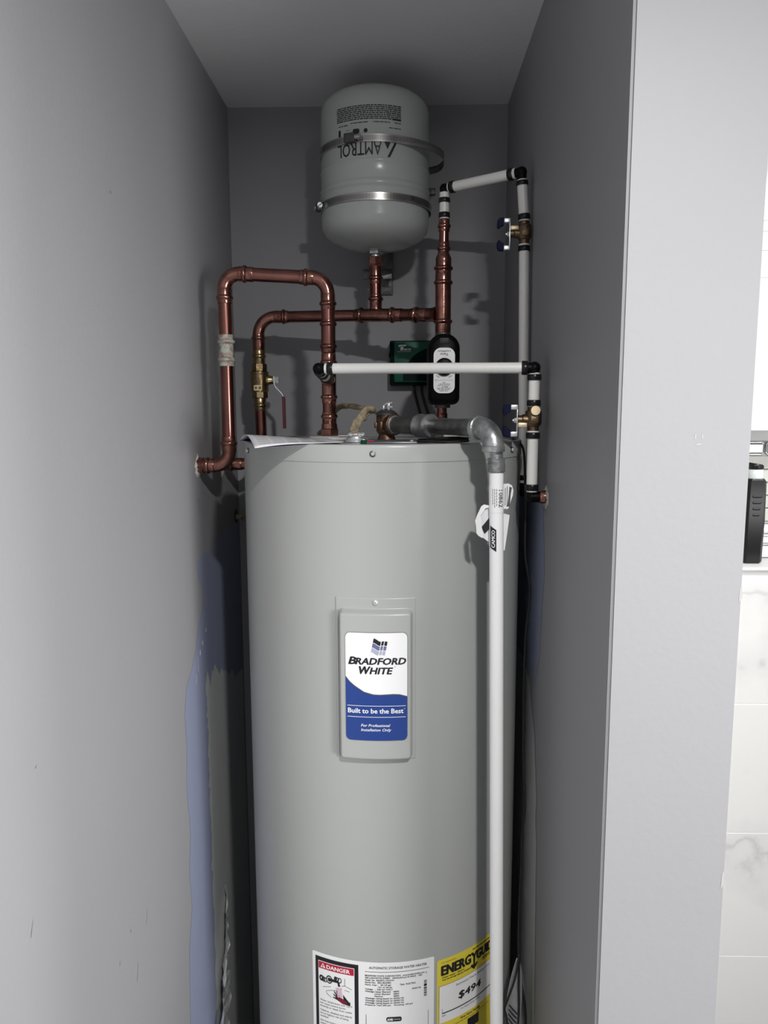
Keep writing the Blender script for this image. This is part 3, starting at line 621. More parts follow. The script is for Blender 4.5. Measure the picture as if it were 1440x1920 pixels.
seg('pipe_length', hd(-0.226), hd(-0.084), 0.0111, M['copper'], t)
b = MB(); press(b, hd(-0.0905), hd(-0.0005), (0.0130, 0.0790), rs=0.0122, rb=0.0150)
b.rev((-0.051, 1.487, 0.182), (0, 0, 1), [(0, 0.0122), (0.012, 0.0128), (0.016, 0.0118), (0.022, 0.0114)], 24); press(b, (-0.051, 1.487, 0.200), (-0.051, 1.487, 0.2215), 0.0125, rs=0.0121, rb=0.0148); part('tee_fitting', b, M['fitting'], t)
seg('pipe_length', (-0.051, 1.487, 0.220), (-0.051, 1.487, 0.248), 0.0109, M['copper'], t)
b = MB(); press(b, (-0.051, 1.487, 0.2400), (-0.051, 1.487, 0.2740), 0.0110, rs=0.0120, rb=0.0145); b.rev((-0.051, 1.487, 0.2730), (0, 0, 1), [(0, 0.0125), (0.004, 0.0152), (0.016, 0.0152), (0.017, 0.0135)], 8); part('hex_adapter', b, M['fitting'], t, 25)
seg('pipe_length', hd(-0.002), hd(0.024), 0.0111, M['copper'], t)
PX, PY = 0.0737, 1.400
b = MB(); press(b, hd(0.0170), hd(0.0460), 0.0110, rs=0.0122, rb=0.0150); b.rev(hd(0.045), hd(0.073)-hd(0.045), [(0, 0.0118), (0.012, 0.0122), (0.020, 0.0150), (0.024, 0.0165)], 24)
press(b, (PX, PY, 0.1429), (PX, PY, 0.2436), (0.0166, 0.0850), rs=0.0142, rb=0.0172)
b.rev((PX, PY, 0.1371), (0, 0, 1), [(0, 0.0125), (0.004, 0.0140), (0.008, 0.0138)], 24); part('tee_fitting', b, M['fitting'], t)
b = MB(); press(b, (PX+0.0002, PY, 0.2431), (PX+0.0004, PY, 0.2675), 0.0096, rs=0.0140, rb=0.0172)
b.rev((PX+0.0004, PY, 0.2656), (0, 0, 1), [(0, 0.0140), (0.004, 0.0141), (0.010, 0.0118), (0.013, 0.0100), (0.0175, 0.0098)], 24); press(b, (PX+0.0004, PY, 0.2805), (PX+0.0006, PY, 0.2977), 0.0063, rs=0.0100, rb=0.0122, rp=0.0085); part('reducer', b, M['fitting'], t)
seg('pipe_length', (PX+0.0006, PY, 0.2963), (PX+0.0009, PY, 0.3174), 0.0086, M['copper'], t)
b = MB(); press(b, (PX+0.0009, PY, 0.3155), (PX+0.0011, PY, 0.3375), 0.0102, rs=0.0099, rb=0.0120, rp=0.0085); part('end_fitting', b, M['fitting'], t)
b = MB(); b.tube((PX-0.001, PY, 0.0115), (PX-0.001, PY, -0.0441), 0.0092); press(b, (PX-0.001, PY, -0.0048), (PX-0.001, PY, -0.0288), 0.012, rs=0.0104, rb=0.0124, rp=0.009); part('lower_stub', b, M['copper'], t)

# ------------------------------------------------------------------ brass ball valve with red lever
t = thing('ball_valve', 'brass ball valve with a thin dark red lever on the rear copper riser', 'valve', (xv, YV, 0.06))
b = MB(); press(b, (xv, YV, 0.1205), (xv, YV, 0.0905), 0.0125, rs=0.0122, rb=0.0142)
b.rev((xv, YV, 0.0935), (0, 0, -1), [(0, 0.0125), (0.001, 0.0160), (0.0140, 0.0160), (0.0150, 0.0150)], 8, phase=0.2)
b.rev((xv, YV, 0.0785), (0, 0, -1), [(0, 0.0165), (0.001, 0.0185), (0.0055, 0.0185), (0.0065, 0.0178), (0.036, 0.0178), (0.041, 0.0165)], 28)
b.rev((xv, YV, 0.0400), (0, 0, -1), [(0, 0.0150), (0.001, 0.0165), (0.0135, 0.0165), (0.0145, 0.0150)], 8, phase=0.2)
press(b, (xv, YV, 0.0265), (xv, YV, 0.0000), 0.0150, rs=0.0121, rb=0.0140)
part('body', b, M['brass'], t, 30)
b = MB().rrect(xv-0.0085, 0.0405, xv+0.0075, 0.0510, 0.002, lambda x, z: (x, YV-0.0187, z), 8); vp = part('cast_plate', b, M['lightbrass'], t, None)
b = MB(); b.rev((xv-0.0045, YV-0.0187, 0.0457), (0, -1, 0), [(0, 0.0030), (0.0006, 0.0028)], 14); b.rev((xv+0.0035, YV-0.0187, 0.0457), (0, -1, 0), [(0, 0.0030), (0.0006, 0.0028)], 14); part('stamp', b, M['brass'], vp)
b = MB(); bm = b.bm; o = []
for k in (0.0056, 0.0046): o.append([bm.verts.new((xv-0.0015+k*math.cos(2*PI*i/24), YV-0.0186, 0.0595+k*math.sin(2*PI*i/24))) for i in range(24)])
for i in range(24): bm.faces.new((o[0][i], o[0][(i+1) % 24], o[1][(i+1) % 24], o[1][i]))
b.text('U', 0.004, 0.005, lambda x, z: (x, YV-0.0186, z), xv-0.0015, 0.0571); part('cast_mark', b, M['bronze'], t, None)
b = MB(); b.rev((xv+0.015, YV-0.003, 0.0612), (1, 0, 0), [(0, 0.0095), (0.006, 0.0095), (0.010, 0.0078), (0.014, 0.0078)], 24); part('stem', b, M['brass'], t)
b = MB(); b.rev((xv+0.029, YV-0.003, 0.0612), (1, 0, 0), [(0, 0.0068), (0.010, 0.0068), (0.0105, 0.006)], 6); part('nut', b, M['zinc'], t, 20)
hp = bez([(xv+0.0300, YV-0.003, 0.0690), (xv+0.0302, YV-0.003, 0.0560), (xv+0.033, YV-0.003, 0.0480), (xv+0.041, YV-0.003, 0.0390), (xv+0.0468, YV-0.003, 0.0315), (xv+0.0478, YV-0.003, 0.0200), (xv+0.0482, YV-0.003, -0.0340)], 6)
def strip(mb, pts, hw, th):      # flat bar along a path in the x-z plane, wide in y
    bm = mb.bm; pr = None
    for i, p in enumerate(pts):
        tg = (pts[min(i+1, len(pts)-1)]-pts[max(i-1, 0)]).normalized(); n = V((tg.z, 0, -tg.x))
        q = [bm.verts.new(p + n*a*th + V((0, c*hw, 0))) for a, c in ((-1, -1), (1, -1), (1, 1), (-1, 1))]
        if pr:
            for k in range(4): bm.faces.new((pr[k], pr[(k+1) % 4], q[(k+1) % 4], q[k]))
        else: bm.faces.new(q[::-1])
        pr = q
    bm.faces.new(pr); return mb
lv = part('lever', strip(MB(), hp, 0.0065, 0.0010), M['zinc'], t, 30)
b = strip(MB(), [V((xv+0.0471, YV-0.003, 0.0290)), V((xv+0.0478, YV-0.003, 0.0200)), V((xv+0.0484, YV-0.003, -0.0350))], 0.0080, 0.0024); bmesh.ops.bevel(b.bm, geom=b.bm.edges[:], offset=0.001, segments=2, affect='EDGES'); part('grip', b, M['redgrip'], t, 60)

# ------------------------------------------------------------------ expansion tank with clamps
TX, TY, TR = -0.051, 1.487, 0.1012
t = thing('expansion_tank', 'small light grey expansion tank hung upside down under the ceiling', 'tank', (TX, TY, 0.292))
prof = [(0.300, 0.014), (0.3020, 0.030), (0.3075, 0.055), (0.3160, 0.078), (0.3255, 0.0920), (0.336, 0.0990), (0.347, 0.1012), (0.391, 0.1012), (0.3925, 0.1018), (0.3945, 0.1032), (0.3965, 0.1020), (0.3985, 0.1014), (0.4005, 0.1014), (0.402, 0.1020), (0.404, 0.1032), (0.406, 0.1018), (0.408, 0.1012), (0.4325, 0.1012), (0.4345, 0.1020), (0.4365, 0.1028), (0.4385, 0.1018), (0.4405, 0.1012), (0.538, 0.1012), (0.550, 0.0995), (0.560, 0.0935), (0.568, 0.083), (0.576, 0.060), (0.581, 0.032), (0.583, 0.008)]
part('shell', MB().rev((TX, TY, 0), (0, 0, 1), prof, 96), M['xtank'], t, 50)
part('air_valve_cap', MB().rev((TX, TY, 0.581), (0, 0, 1), [(0, 0.009), (0.010, 0.009), (0.015, 0.0075), (0.017, 0.004)], 20), M['rubber'], t)
b = MB(); b.rev((TX, TY, 0.3035), (0, 0, -1), [(0, 0.0150), (0.001, 0.0158), (0.0085, 0.0158), (0.0095, 0.0140)], 6, phase=0.2); b.rev((TX, TY, 0.2945), (0, 0, -1), [(0, 0.0105), (0.008, 0.0105)], 20); part('outlet_nipple', b, M['galv'], t, 25)
def tk(e):      # print is upside down because the tank hangs inverted
    def f(s, z):
        a = -s/TR; return (TX+(TR+e)*math.sin(a), TY-(TR+e)*math.cos(a), -z)
    return f
b = MB()
TD = TR*PI/180
b.text('AMTROL', 0.0830, 0.0225, tk(0.0004), -8.5*TD, -0.4650, bold=0.004, align='L')
b.poly([(-24.5*TD, -0.4660), (-22.0*TD, -0.4660), (-14.2*TD, -0.4400), (-17.0*TD, -0.4400)], tk(0.0004)); b.poly([(-18.0*TD, -0.4660), (-11.0*TD, -0.4660), (-14.5*TD, -0.4530)], tk(0.0004))
for k in range(8): b.lines(-28.7*TD, 39.2*TD, -0.5045-0.0031*k, 0.0017, tk(0.0004), seed=20+k)
b.rect(-28.7*TD, -0.5047, -19.5*TD, -0.5018, tk(0.0005), 4)
for a, c, z in ((-28.7, -21, -0.4985), (-17, 0, -0.4985), (5, 23, -0.4985), (26, 37, -0.4965), (-28.7, -16, -0.4895)): b.lines(a*TD, c*TD, z, 0.0013, tk(0.0004), seed=int(a)+99)
disc_ = lambda x, z, rx, rz: b.poly([(x+rx*math.cos(2*PI*i/16), z+rz*math.sin(2*PI*i/16)) for i in range(16)], tk(0.0004))
disc_(7.2*TD, -0.4840, 0.0036, 0.0036); b.rrect(13.5*TD, -0.4880, 20.5*TD, -0.4800, 0.003, tk(0.0004), 8)
b.rrect(34.5*TD, -0.4900, 37.2*TD, -0.4790, 0.001, tk(0.0004), 3)
b.rect(24.5*TD, -0.4875, 28.0*TD, -0.4870, tk(0.0004), 2); b.rect(25.0*TD, -0.4820, 27.5*TD, -0.4815, tk(0.0004), 2)
part('print', b, M['ink'], t, None)
def clamp(label, zf, h, bulge, hous, drop):
    c = V((TX, TY, zf)); tt = thing('hose_clamp', label, 'clamp', c, 'steel band clamps round the expansion tank')
    b = MB(); bm = b.bm; pr = None; first = None; N = 120
    for i in range(N):
        a = 2*PI*i/N - PI; k = smooth((a-0.35)/1.0)*smooth((2.75-a)/0.9)
        ex = bulge*k; z = zf - drop*k
        q = []
        for r_, dz in ((TR+0.0010+ex, -h/2), (TR+0.0022+ex, -h/2+0.0006), (TR+0.0022+ex, h/2-0.0006), (TR+0.0010+ex, h/2)): q.append(bm.verts.new((TX+r_*math.sin(a), TY-r_*math.cos(a), z+dz)))
        if pr:
            for m_ in range(4): bm.faces.new((pr[m_], q[m_], q[(m_+1) % 4], pr[(m_+1) % 4]))
        else: first = q
        pr = q
    for m_ in range(4): bm.faces.new((pr[m_], first[m_], first[(m_+1) % 4], pr[(m_+1) % 4]))
    part('band', b, M['band'], tt, 40)
    a = hous*PI/180; n = V((math.sin(a), -math.cos(a), 0)); tg = V((math.cos(a), math.sin(a), 0)); p = c + n*(TR+0.0075)
    b = MB().box((-0.011, -0.0055, -h/2-0.001), (0.010, 0.0050, h/2+0.001), 0.0022)
    mt = Matrix(((tg.x, n.x, 0, p.x), (tg.y, n.y, 0, p.y), (0, 0, 1, p.z), (0, 0, 0, 1))); bmesh.ops.transform(b.bm, matrix=mt, verts=b.bm.verts)
    part('screw_housing', b, M['darksteel'], tt, 40)
    return tt, p, n, tg
ct, p, n, tg = clamp('upper steel strap clamp bulging loose on the right of the tank', 0.4715, 0.0140, 0.027, -21.5, 0.008)
b = MB().rev(p+n*0.001+tg*0.010, tg, [(0, 0.0045), (0.010, 0.0045), (0.011, 0.0035)], 16); part('clamp_screw', b, M['steel'], ct)
ct, p, n, tg = clamp('lower steel strap clamp with a bright slotted screw at its left end', 0.3745, 0.0140, 0.003, -72, 0.0)
q = p+n*0.001+tg*0.0098
b = MB().rev(q, tg, [(0, 0.0048), (0.004, 0.0052), (0.0055, 0.0048)], 16); part('clamp_screw', b, M['zinc'], ct)
b = MB().box((-0.0055, -0.0006, 0), (0.0055, 0.0006, 0.0006)); u_, w_ = frame(tg)
mt = Matrix(((u_.x*0.75+w_.x*0.66, -u_.x*0.66+w_.x*0.75, tg.x, q.x+tg.x*0.0056), (u_.y*0.75+w_.y*0.66, -u_.y*0.66+w_.y*0.75, tg.y, q.y+tg.y*0.0056), (u_.z*0.75+w_.z*0.66, -u_.z*0.66+w_.z*0.75, tg.z, q.z), (0, 0, 0, 1))); bmesh.ops.transform(b.bm, matrix=mt, verts=b.bm.verts); part('screw_slot', b, M['ink'], ct)
b = MB().rev(p-tg*0.0115+n*0.0005, n, [(-0.005, 0.0050), (0.005, 0.0050)], 14); part('worm_end', b, M['zinc'], ct)
t = thing('wall_bracket', 'grey steel mounting bracket on the wall behind the expansion tank', 'bracket', (TX, YB, 0.46))
b = MB().box((-0.070, YB-0.006, 0.245), (-0.020, YB, 0.545), 0.001); part('back_plate', b, M['darksteel'], t)
b = MB().box((-0.081, YB-0.050, 0.2870), (-0.021, YB-0.005, 0.2900), 0.0008).box((-0.081, YB-0.0525, 0.270), (-0.021, YB-0.0495, 0.290), 0.0008); part('foot_tab', b, M['darksteel'], t)
part('side_tab', MB().box((-0.020, YB-0.010, 0.448), (0.0695, YB-0.002, 0.461), 0.001), M['darksteel'], t)

# ------------------------------------------------------------------ circulator pump and its control box
PX, PY = 0.0768, 1.460        # the pump is modelled round its own axis, then hung on the copper line
t = thing('circulator_pump', 'black circulator pump with a white dial label on the right copper line', 'pump', (PX, 1.415, 0.075))
def outline(hw, z0, z1, rt_, rb_, n=10, ins=0.0):
    hw -= ins; z0 += ins; z1 -= ins; rt_ = max(0.002, rt_-ins); rb_ = max(0.002, rb_-ins); o = []
    for cx_, cz, a0, r_ in ((hw-rb_, z0+rb_, -PI/2, rb_), (hw-rt_, z1-rt_, 0, rt_), (-hw+rt_, z1-rt_, PI/2, rt_), (-hw+rb_, z0+rb_, PI, rb_)):
        for i in range(n+1):
            a = a0 + PI/2*i/n; o.append((PX-0.0018+cx_+r_*math.cos(a), cz+r_*math.sin(a)))
    return o
b = MB(); bm = b.bm; rings = []
for y, ins in ((1.445, 0.004), (1.440, 0.0), (1.388, 0.0), (1.379, 0.0022), (1.3735, 0.007), (1.372, 0.010)): rings.append([bm.verts.new((x, y, z)) for x, z in outline(0.0288, 0.0105, 0.1372, 0.0270, 0.0125, ins=ins)])
for a, c in zip(rings, rings[1:]):
    for i in range(len(a)): j = (i+1) % len(a); bm.faces.new((a[i], a[j], c[j], c[i]))
bm.faces.new(rings[0]); bm.faces.new(rings[-1][::-1]); part('housing', b, M['black'], t, 50)
b = MB().rev((PX, 1.495, 0.075), (0, -1, 0), [(0, 0.020), (0.006, 0.030), (0.052, 0.030)], 32); b.tube((PX, PY, 0.005), (PX, PY, 0.1450), 0.0150); part('volute', b, M['darksteel'], t)
b = MB().rev((PX, PY, 0.1370), (0, 0, 1), [(0, 0.0150), (0.0075, 0.0135), (0.008, 0.012)], 24); part('union_collar', b, M['galv'], t)
FY = 1.3712
fr = lambda e: (lambda x, z: (x, FY-e, z))
b = MB(); b.poly(outline(0.0190, 0.0308, 0.1110, 0.0130, 0.0125), fr(0.0004)); dl = part('dial_label', b, M['label'], t, None)
lx = PX-0.0018
b = MB()
b.text('LoadMatch', 0.0225, 0.0030, fr(0.0007), lx, 0.1062, bold=0.02, shear=0.2, rot=PI); b.text('Taco', 0.0140, 0.0042, fr(0.0007), lx, 0.1015, bold=0.03, shear=0.2, rot=PI)
for sgn in (-1, 1): b.poly([(lx+sgn*0.0075, 0.0590), (lx+sgn*0.0140, 0.0625), (lx+sgn*0.0145, 0.0617), (lx+sgn*0.0080, 0.0582)], fr(0.0007))
b.rect(lx-0.012, 0.0536, lx+0.016, 0.0540, fr(0.0007)); b.text('UL', 0.004, 0.0028, fr(0.0007), lx-0.0145, 0.0527)
for k, (w, x) in enumerate(((0.005, 0), (0.018, 0.001), (0.023, 0), (0.012, 0.002), (0.025, 0), (0.022, 0), (0.016, 0))): b.lines(lx+x-w/2, lx+x+w/2, 0.0490-0.0024*k, 0.0010, fr(0.0007), seed=40+k)
part('print', b, M['greyink'], dl, None)
b = MB().rev((lx, FY-0.0005, 0.0772), (0, -1, 0), [(0, 0.0160), (0.004, 0.0158), (0.007, 0.0145), (0.008, 0.0125)], 36); b.box((lx-0.0125, FY-0.013, 0.0752), (lx+0.0125, FY-0.008, 0.0792), 0.001); part('dial_knob', b, M['black'], t)
b = MB()
for k in range(4):
    for i in range(4): b.rect(lx-0.0075+0.004*i, 0.1262-0.0022*k, lx-0.0045+0.004*i, 0.1272-0.0022*k, lambda x, z: (x, 1.3700, z), 1)
part('vent_plate', MB().box((lx-0.0085, 1.3708, 0.1175), (lx+0.0085, 1.3750, 0.1285), 0.001), M['rubber'], t)
b.bm.free()
t.location = (0.0737, 1.357, 0.0719+EZ); t.scale = (0.959, 0.959, 0.959); PX, PY = 0.0737, 1.400

t = thing('pump_control_box', 'dark green pump control box on the back wall behind the black pump', 'control box', (0.02, YB, 0.10))
b = MB().box((-0.0265, 1.622, 0.0535), (0.0690, YB, 0.1465), 0.003); part('backplate', b, M['darkgreen'], t, 30)
part('cover', MB().box((-0.0175, 1.612, 0.0595), (0.0690, 1.624, 0.1440), 0.003), M['green'], t, 30)
part('side_knob', MB().rev((-0.0285, 1.640, 0.118), (1, 0, 0), [(0, 0.005), (0.004, 0.005)], 12), M['darkgreen'], t)
gf = lambda e: (lambda x, z: (x, 1.612-e, z))
b = MB(); xs = [-0.002+0.069*i/30 for i in range(31)]
def dome_(x): return 0.0600 + math.sqrt(max(0, 0.0720**2 - (x-0.0720)**2))
b.cols([0.0015+0.0655*i/30 for i in range(31)], lambda x: min(0.1330, dome_(x)), lambda x: 0.0620, gf(0.0004)); part('dark_panel', b, M['darkgreen'], t, None)
b = MB(); b.text('aco', 0.0150, 0.0058, gf(0.0005), 0.0030, 0.1255, bold=0.03, shear=0.15, align='L')
b.poly([(-0.0045, 0.1255), (0.0015, 0.1255), (0.0030, 0.1330), (-0.0030, 0.1330)], gf(0.0005)); b.poly([(-0.0085, 0.1345), (-0.0075, 0.1325), (-0.004, 0.1325), (-0.0035, 0.1340), (0.0080, 0.1340), (0.0085, 0.1368), (-0.0062, 0.1368)], gf(0.0005))
b.text('Comfort Solutions', 0.0290, 0.0020, gf(0.0005), -0.0105, 0.1220, shear=0.15, align='L'); b.rect(0.0568, 0.108, 0.0600, 0.127, gf(0.0006), 1)
part('lettering', b, M['white'], t, None)
for lb_, q in (('left black cord hanging from the green control box', [(0.0255, 1.640, 0.0540), (0.0275, 1.637, 0.0350), (0.0340, 1.630, 0.0100), (0.0400, 1.620, -0.0150), (0.0430, 1.570, -0.0400), (0.0300, 1.48, -0.0445), (0.0330, 1.38, -0.0450)]),
               ('right black cord hanging from the green control box', [(0.0420, 1.640, 0.0540), (0.0425, 1.637, 0.0380), (0.0500, 1.630, 0.0100), (0.0570, 1.620, -0.0120), (0.0600, 1.575, -0.0400), (0.0500, 1.52, -0.0440), (0.0400, 1.44, -0.0445)])):
    o = part('power_cord', MB().sweep(bez(q, 8), 0.0032, 10), M['rubber']); o['label'] = lb_; o['category'] = 'cord'; o['group'] = 'black cords below the control box'
o = part('cord_coil', MB().sweep(bez([(0.022, 1.12, -0.0450), (0.045, 1.095, -0.0445), (0.070, 1.085, -0.0445), (0.094, 1.10, -0.0440), (0.088, 1.135, -0.0440), (0.050, 1.145, -0.0435), (0.026, 1.130, -0.0430), (0.050, 1.108, -0.0405), (0.080, 1.112, -0.0400), (0.097, 1.118, -0.0415)], 8), 0.0030, 10, flat=0.6), M['rubber'])
o['label'] = 'flat black cord coiled on the heater lid beneath the grey coupling'; o['category'] = 'cord'

# ------------------------------------------------------------------ white plastic piping
def crimp(t, p, q, r=0.0102): return part('crimp_ring', MB().rev(p, V(q)-V(p), [(0, r-0.0006), (0.0008, r), ((V(q)-V(p)).length-0.0008, r), ((V(q)-V(p)).length, r-0.0006)], 24), M['crimp'], t)
def lerp(p, q, k): return V(p) + (V(q)-V(p))*k
RP = 0.0082
# upper line
t = thing('white_pipe_line', 'white plastic pipe running from the pump line over to the right wall and down', 'pipe', (0.209, 1.300, -0.13))
A0 = V((PX+0.0011, PY, 0.3376)); A1 = V((PX+0.0012, PY, 0.3894)); B1 = V((0.1983, 1.32, 0.3923))
seg('pipe_length', A0, A0+V((0, 0, 0.045)), RP+0.0004, M['pex'], t); crimp(t, A0+V((0, 0, 0.0020)), A0+V((0, 0, 0.0110))); crimp(t, A0+V((0, 0, 0.0277)), A0+V((0, 0, 0.0357)))
b = MB(); b.text('CTS 5', 0.0150, 0.0038, lambda x, z: (A0.x+0.0008+(x), PY-math.sqrt(max(0, (RP+0.0002)**2-x*x)), z), 0.0035, 0.3572, rot=PI/2); part('print', b, M['greyink'], t, None)
b = MB(); b.tube(A0+V((0, 0, 0.043)), A1, 0.0080); d = (B1-A1).normalized(); b.ball(A1, 0.0088); b.tube(A1, A1+d*0.0100, 0.0080); part('elbow', b, M['black'], t)
seg('pipe_length', A1+d*0.009, B1-d*0.010, RP+0.0004, M['pex'], t); crimp(t, A1+d*0.0115, A1+d*0.0205); crimp(t, B1-d*0.0235, B1-d*0.0145)
b = MB(); b.tube(B1-d*0.0110, B1, 0.0080); b.ball(B1, 0.0090); b.tube(B1, B1+V((0.0004, 0, -0.0130)), 0.0082); part('elbow', b, M['black'], t)
R0 = B1; R1 = V((0.2043, 1.32, 0.3142)); R2 = V((0.2049, 1.32, 0.2761)); R3 = V((0.2088, 1.300, -0.1243))
def rz(z): return lerp(R0, R1, (R0.z-z)/(R0.z-R1.z)) if z > R1.z else lerp(R2, R3, (R2.z-z)/(R2.z-R3.z))
seg('pipe_length', rz(0.3802), rz(0.3142), RP+0.0004, M['pex'], t); crimp(t, rz(0.3780), rz(0.3707)); crimp(t, rz(0.3249), rz(0.3163), 0.0103)
seg('pipe_length', rz(0.2758), rz(-0.1243), RP+0.0004, M['pex'], t); crimp(t, rz(0.2733), rz(0.2646), 0.0103); crimp(t, rz(-0.1107), rz(-0.1195))
b = MB(); b.tube(rz(-0.1235), (0.2090, 1.300, -0.1400), 0.0078); b.ball((0.2090, 1.300, -0.1400), 0.0085); b.tube((0.2090, 1.300, -0.1400), (XR, 1.300, -0.1400), 0.0076); part('elbow', b, M['black'], t)
# front line
t = thing('white_pipe_line', 'white plastic pipe crossing level in front of the black pump', 'pipe', (0.196, 1.14, -0.13))
F0 = V((xb-0.0002, 1.300, 0.0544)); F1 = V((-0.1300, 1.184, 0.0650)); F2 = V((0.1960, 1.140, 0.0622)); d = (F1-F0).normalized()
seg('pipe_length', F0+d*0.004, F1-d*0.012, RP, M['pex'], t); crimp(t, F0+d*0.012, F0+d*0.028); crimp(t, F0+d*0.060, F0+d*0.072); crimp(t, F1-d*0.026, F1-d*0.016)
b = MB(); b.tube(F1-d*0.014, F1, 0.0082); e = (F2-F1).normalized(); b.ball(F1, 0.0090); b.tube(F1, F1+e*0.0120, 0.0080); part('elbow', b, M['black'], t)
seg('pipe_length', F1+e*0.0105, F2-e*0.0100, RP, M['pex'], t); crimp(t, F1+e*0.0145, F1+e*0.0235, 0.0100); crimp(t, F2-e*0.0185, F2-e*0.0098, 0.0104)
b = MB(); b.tube(F2-e*0.0105, F2, 0.0080); b.ball(F2, 0.0092); b.tube(F2, F2+V((0.0001, 0, -0.0080)), 0.0082); part('elbow', b, M['black'], t)
G = lambda z: V((0.1962 - 0.0002*(z < 0), 1.140, z))
seg('pipe_length', G(0.0550), G(0.0050), RP, M['pex'], t); crimp(t, G(0.0527), G(0.0441), 0.0104); crimp(t, G(0.0151), G(0.0060), 0.0104)
seg('pipe_length', G(-0.0305), G(-0.1225), RP, M['pex'], t); crimp(t, G(-0.0332), G(-0.0419), 0.0106); crimp(t, G(-0.1110), G(-0.1203), 0.0104)
b = MB(); b.tube(G(-0.1222), G(-0.1300), 0.0078); b.ball((0.1960, 1.140, -0.1305), 0.0086); b.tube((0.1960, 1.140, -0.1305), (0.2085, 1.140, -0.1305), 0.0082); part('elbow', b, M['black'], t)
part('copper_stub', MB().rev((0.2080, 1.140, -0.1305), (1, 0, 0), [(0, 0.0088), (0.003, 0.0100), (0.0109, 0.0100)], 24), M['fitting'], t)

# two small bronze shut-off valves with butterfly handles
def pexvalve(label, top_, bot_, cz, zf, cap, h=1.0):
    p, q = V(top_), V(bot_); L = (q-p).length; d = (q-p).normalized()
    t = thing('shutoff_valve', label, 'valve', lerp(p, q, 0.5), 'bronze shut-off valves on the white pipes')
    b = MB(); pr = [(0, 0.0078), (0.0004, 0.0088), (L*0.14, 0.0088), (L*0.16, 0.0112), (L*0.20, 0.0122), (L*0.68, 0.0122), (L*0.76, 0.0110), (L*0.84, 0.0086), (L-0.0004, 0.0086), (L, 0.0078)]
    b.rev(p, d, pr, 24, phase=0.2)
    c = lerp(p, q, cz); b.rev(c, (-1, 0, 0), [(0, 0.0086), (0.016, 0.0080), (0.0175, 0.0066), (0.0235, 0.0066)], 20)
    b.box((c.x-0.006, c.y-0.0135, c.z-0.006), (c.x+0.006, c.y-0.010, c.z+0.006), 0.001)
    part('body', b, M['bronze'], t, 35)
    hx = c.x-0.0245
    part('stop_lug', MB().box((hx+0.001, c.y-0.007, c.z+zf*0.0080-0.0032), (c.x-0.010, c.y+0.002, c.z+zf*0.0080+0.0036), 0.0012), M['lightbrass'], t)
    b = MB().box((hx-0.0007, c.y-0.005, c.z-0.0215*h), (hx+0.0007, c.y+0.005, c.z+0.0190*h), 0.0003)
    for s in (-1, 1):
        z = c.z + (0.0185*h if s > 0 else -0.0215*h); b.box((hx-0.0098, c.y-0.0055, z-0.0035), (hx+0.0005, c.y+0.0055, z+0.0035), 0.0006)
    hd_ = part('handle', b, M['zinc'], t, 30)
    for s in (-1, 1):
        z = c.z + (0.0185*h if s > 0 else -0.0215*h); y0 = c.y
        o = [(hx-0.0085, z-0.0044), (hx-0.0085, z+0.0044), (hx-0.0165, z+0.0044), (hx-0.0200, z+0.0025), (hx-0.0210, z-0.0045), (hx-0.0205, z-0.0115), (hx-0.0180, z-0.0130), (hx-0.0145, z-0.0100), (hx-0.0115, z-0.0060)]
        if s < 0: o = [(x, 2*z-zz) for x, zz in o][::-1]
        b = MB(); b.prism(o, lambda x, zz, dp: (x, dp, zz), y0-0.0062, y0+0.0062); bmesh.ops.bevel(b.bm, geom=b.bm.edges[:], offset=0.0014, segments=2, affect='EDGES'); part('grip', b, M['navy'], t, 60)
    part('nut', MB().rev((hx-0.0005, c.y, c.z-0.001), (-1, 0, 0), [(0, 0.0040), (0.0035, 0.0040), (0.004, 0.003)], 6).rev((hx-0.004, c.y, c.z-0.001), (-1, 0, 0), [(0, 0.002), (0.0025, 0.002)], 10), M['zinc'], t)
    if cap: part('drain_cap', MB().rev((p.x+0.0003, p.y-0.008, p.z-0.0060), (0.0, -1, 0.06), [(0, 0.0060), (0.0055, 0.0060), (0.006, 0.0072), (0.0092, 0.0072), (0.0098, 0.0066)], 24), M['lightbrass'], t)
    part('sleeve_edge', MB().rev(p-d*0.0022, d, [(0, RP-0.0002), (0.0002, RP+0.0006), (0.0020, RP+0.0006), (0.0022, RP-0.0002)], 24), M['pex'], t)
    part('sleeve_edge', MB().rev(q, d, [(0, RP-0.0002), (0.0002, RP+0.0008), (0.0020, RP+0.0008), (0.0022, RP-0.0002)], 24), M['pex'], t)
pexvalve('upper bronze shut-off valve with blue grips just right of the tank', (0.2043, 1.32, 0.3136), (0.2049, 1.32, 0.2769), 0.53, 1, False, 1.1)
pexvalve('lower bronze shut-off valve with a round pale brass drain cap', (0.1962, 1.14, 0.0050), (0.1960, 1.14, -0.0308), 0.53, -1, True)

# ------------------------------------------------------------------ relief valve and galvanised discharge pipe
Tp = V((-0.0258, 1.2365, -0.0222)); D = V((0.1335, -0.185, -0.0015)).normalized()
t = thing('relief_valve', 'reddish bronze relief valve with a small lever on the heater lid', 'valve', (Tp.x, Tp.y, HT))
b = MB(); b.rev((Tp.x, Tp.y, -0.0475), (0, 0, 1), [(0, 0.0155), (0.005, 0.0135), (0.009, 0.0125), (0.012, 0.0150), (0.014, 0.0165), (0.0395, 0.0165), (0.041, 0.0155)], 28)
b.rev(Tp+D*0.006, D, [(0, 0.0130), (0.007, 0.0165), (0.018, 0.0170), (0.019, 0.0150)], 28); b.box((Tp.x-0.020, Tp.y-0.006, -0.028), (Tp.x-0.012, Tp.y+0.004, -0.019), 0.001)
b.box((Tp.x-0.010, Tp.y-0.0185, -0.030), (Tp.x-0.006, Tp.y-0.012, -0.018), 0.0008); part('body', b, M['redbrass'], t, 35)
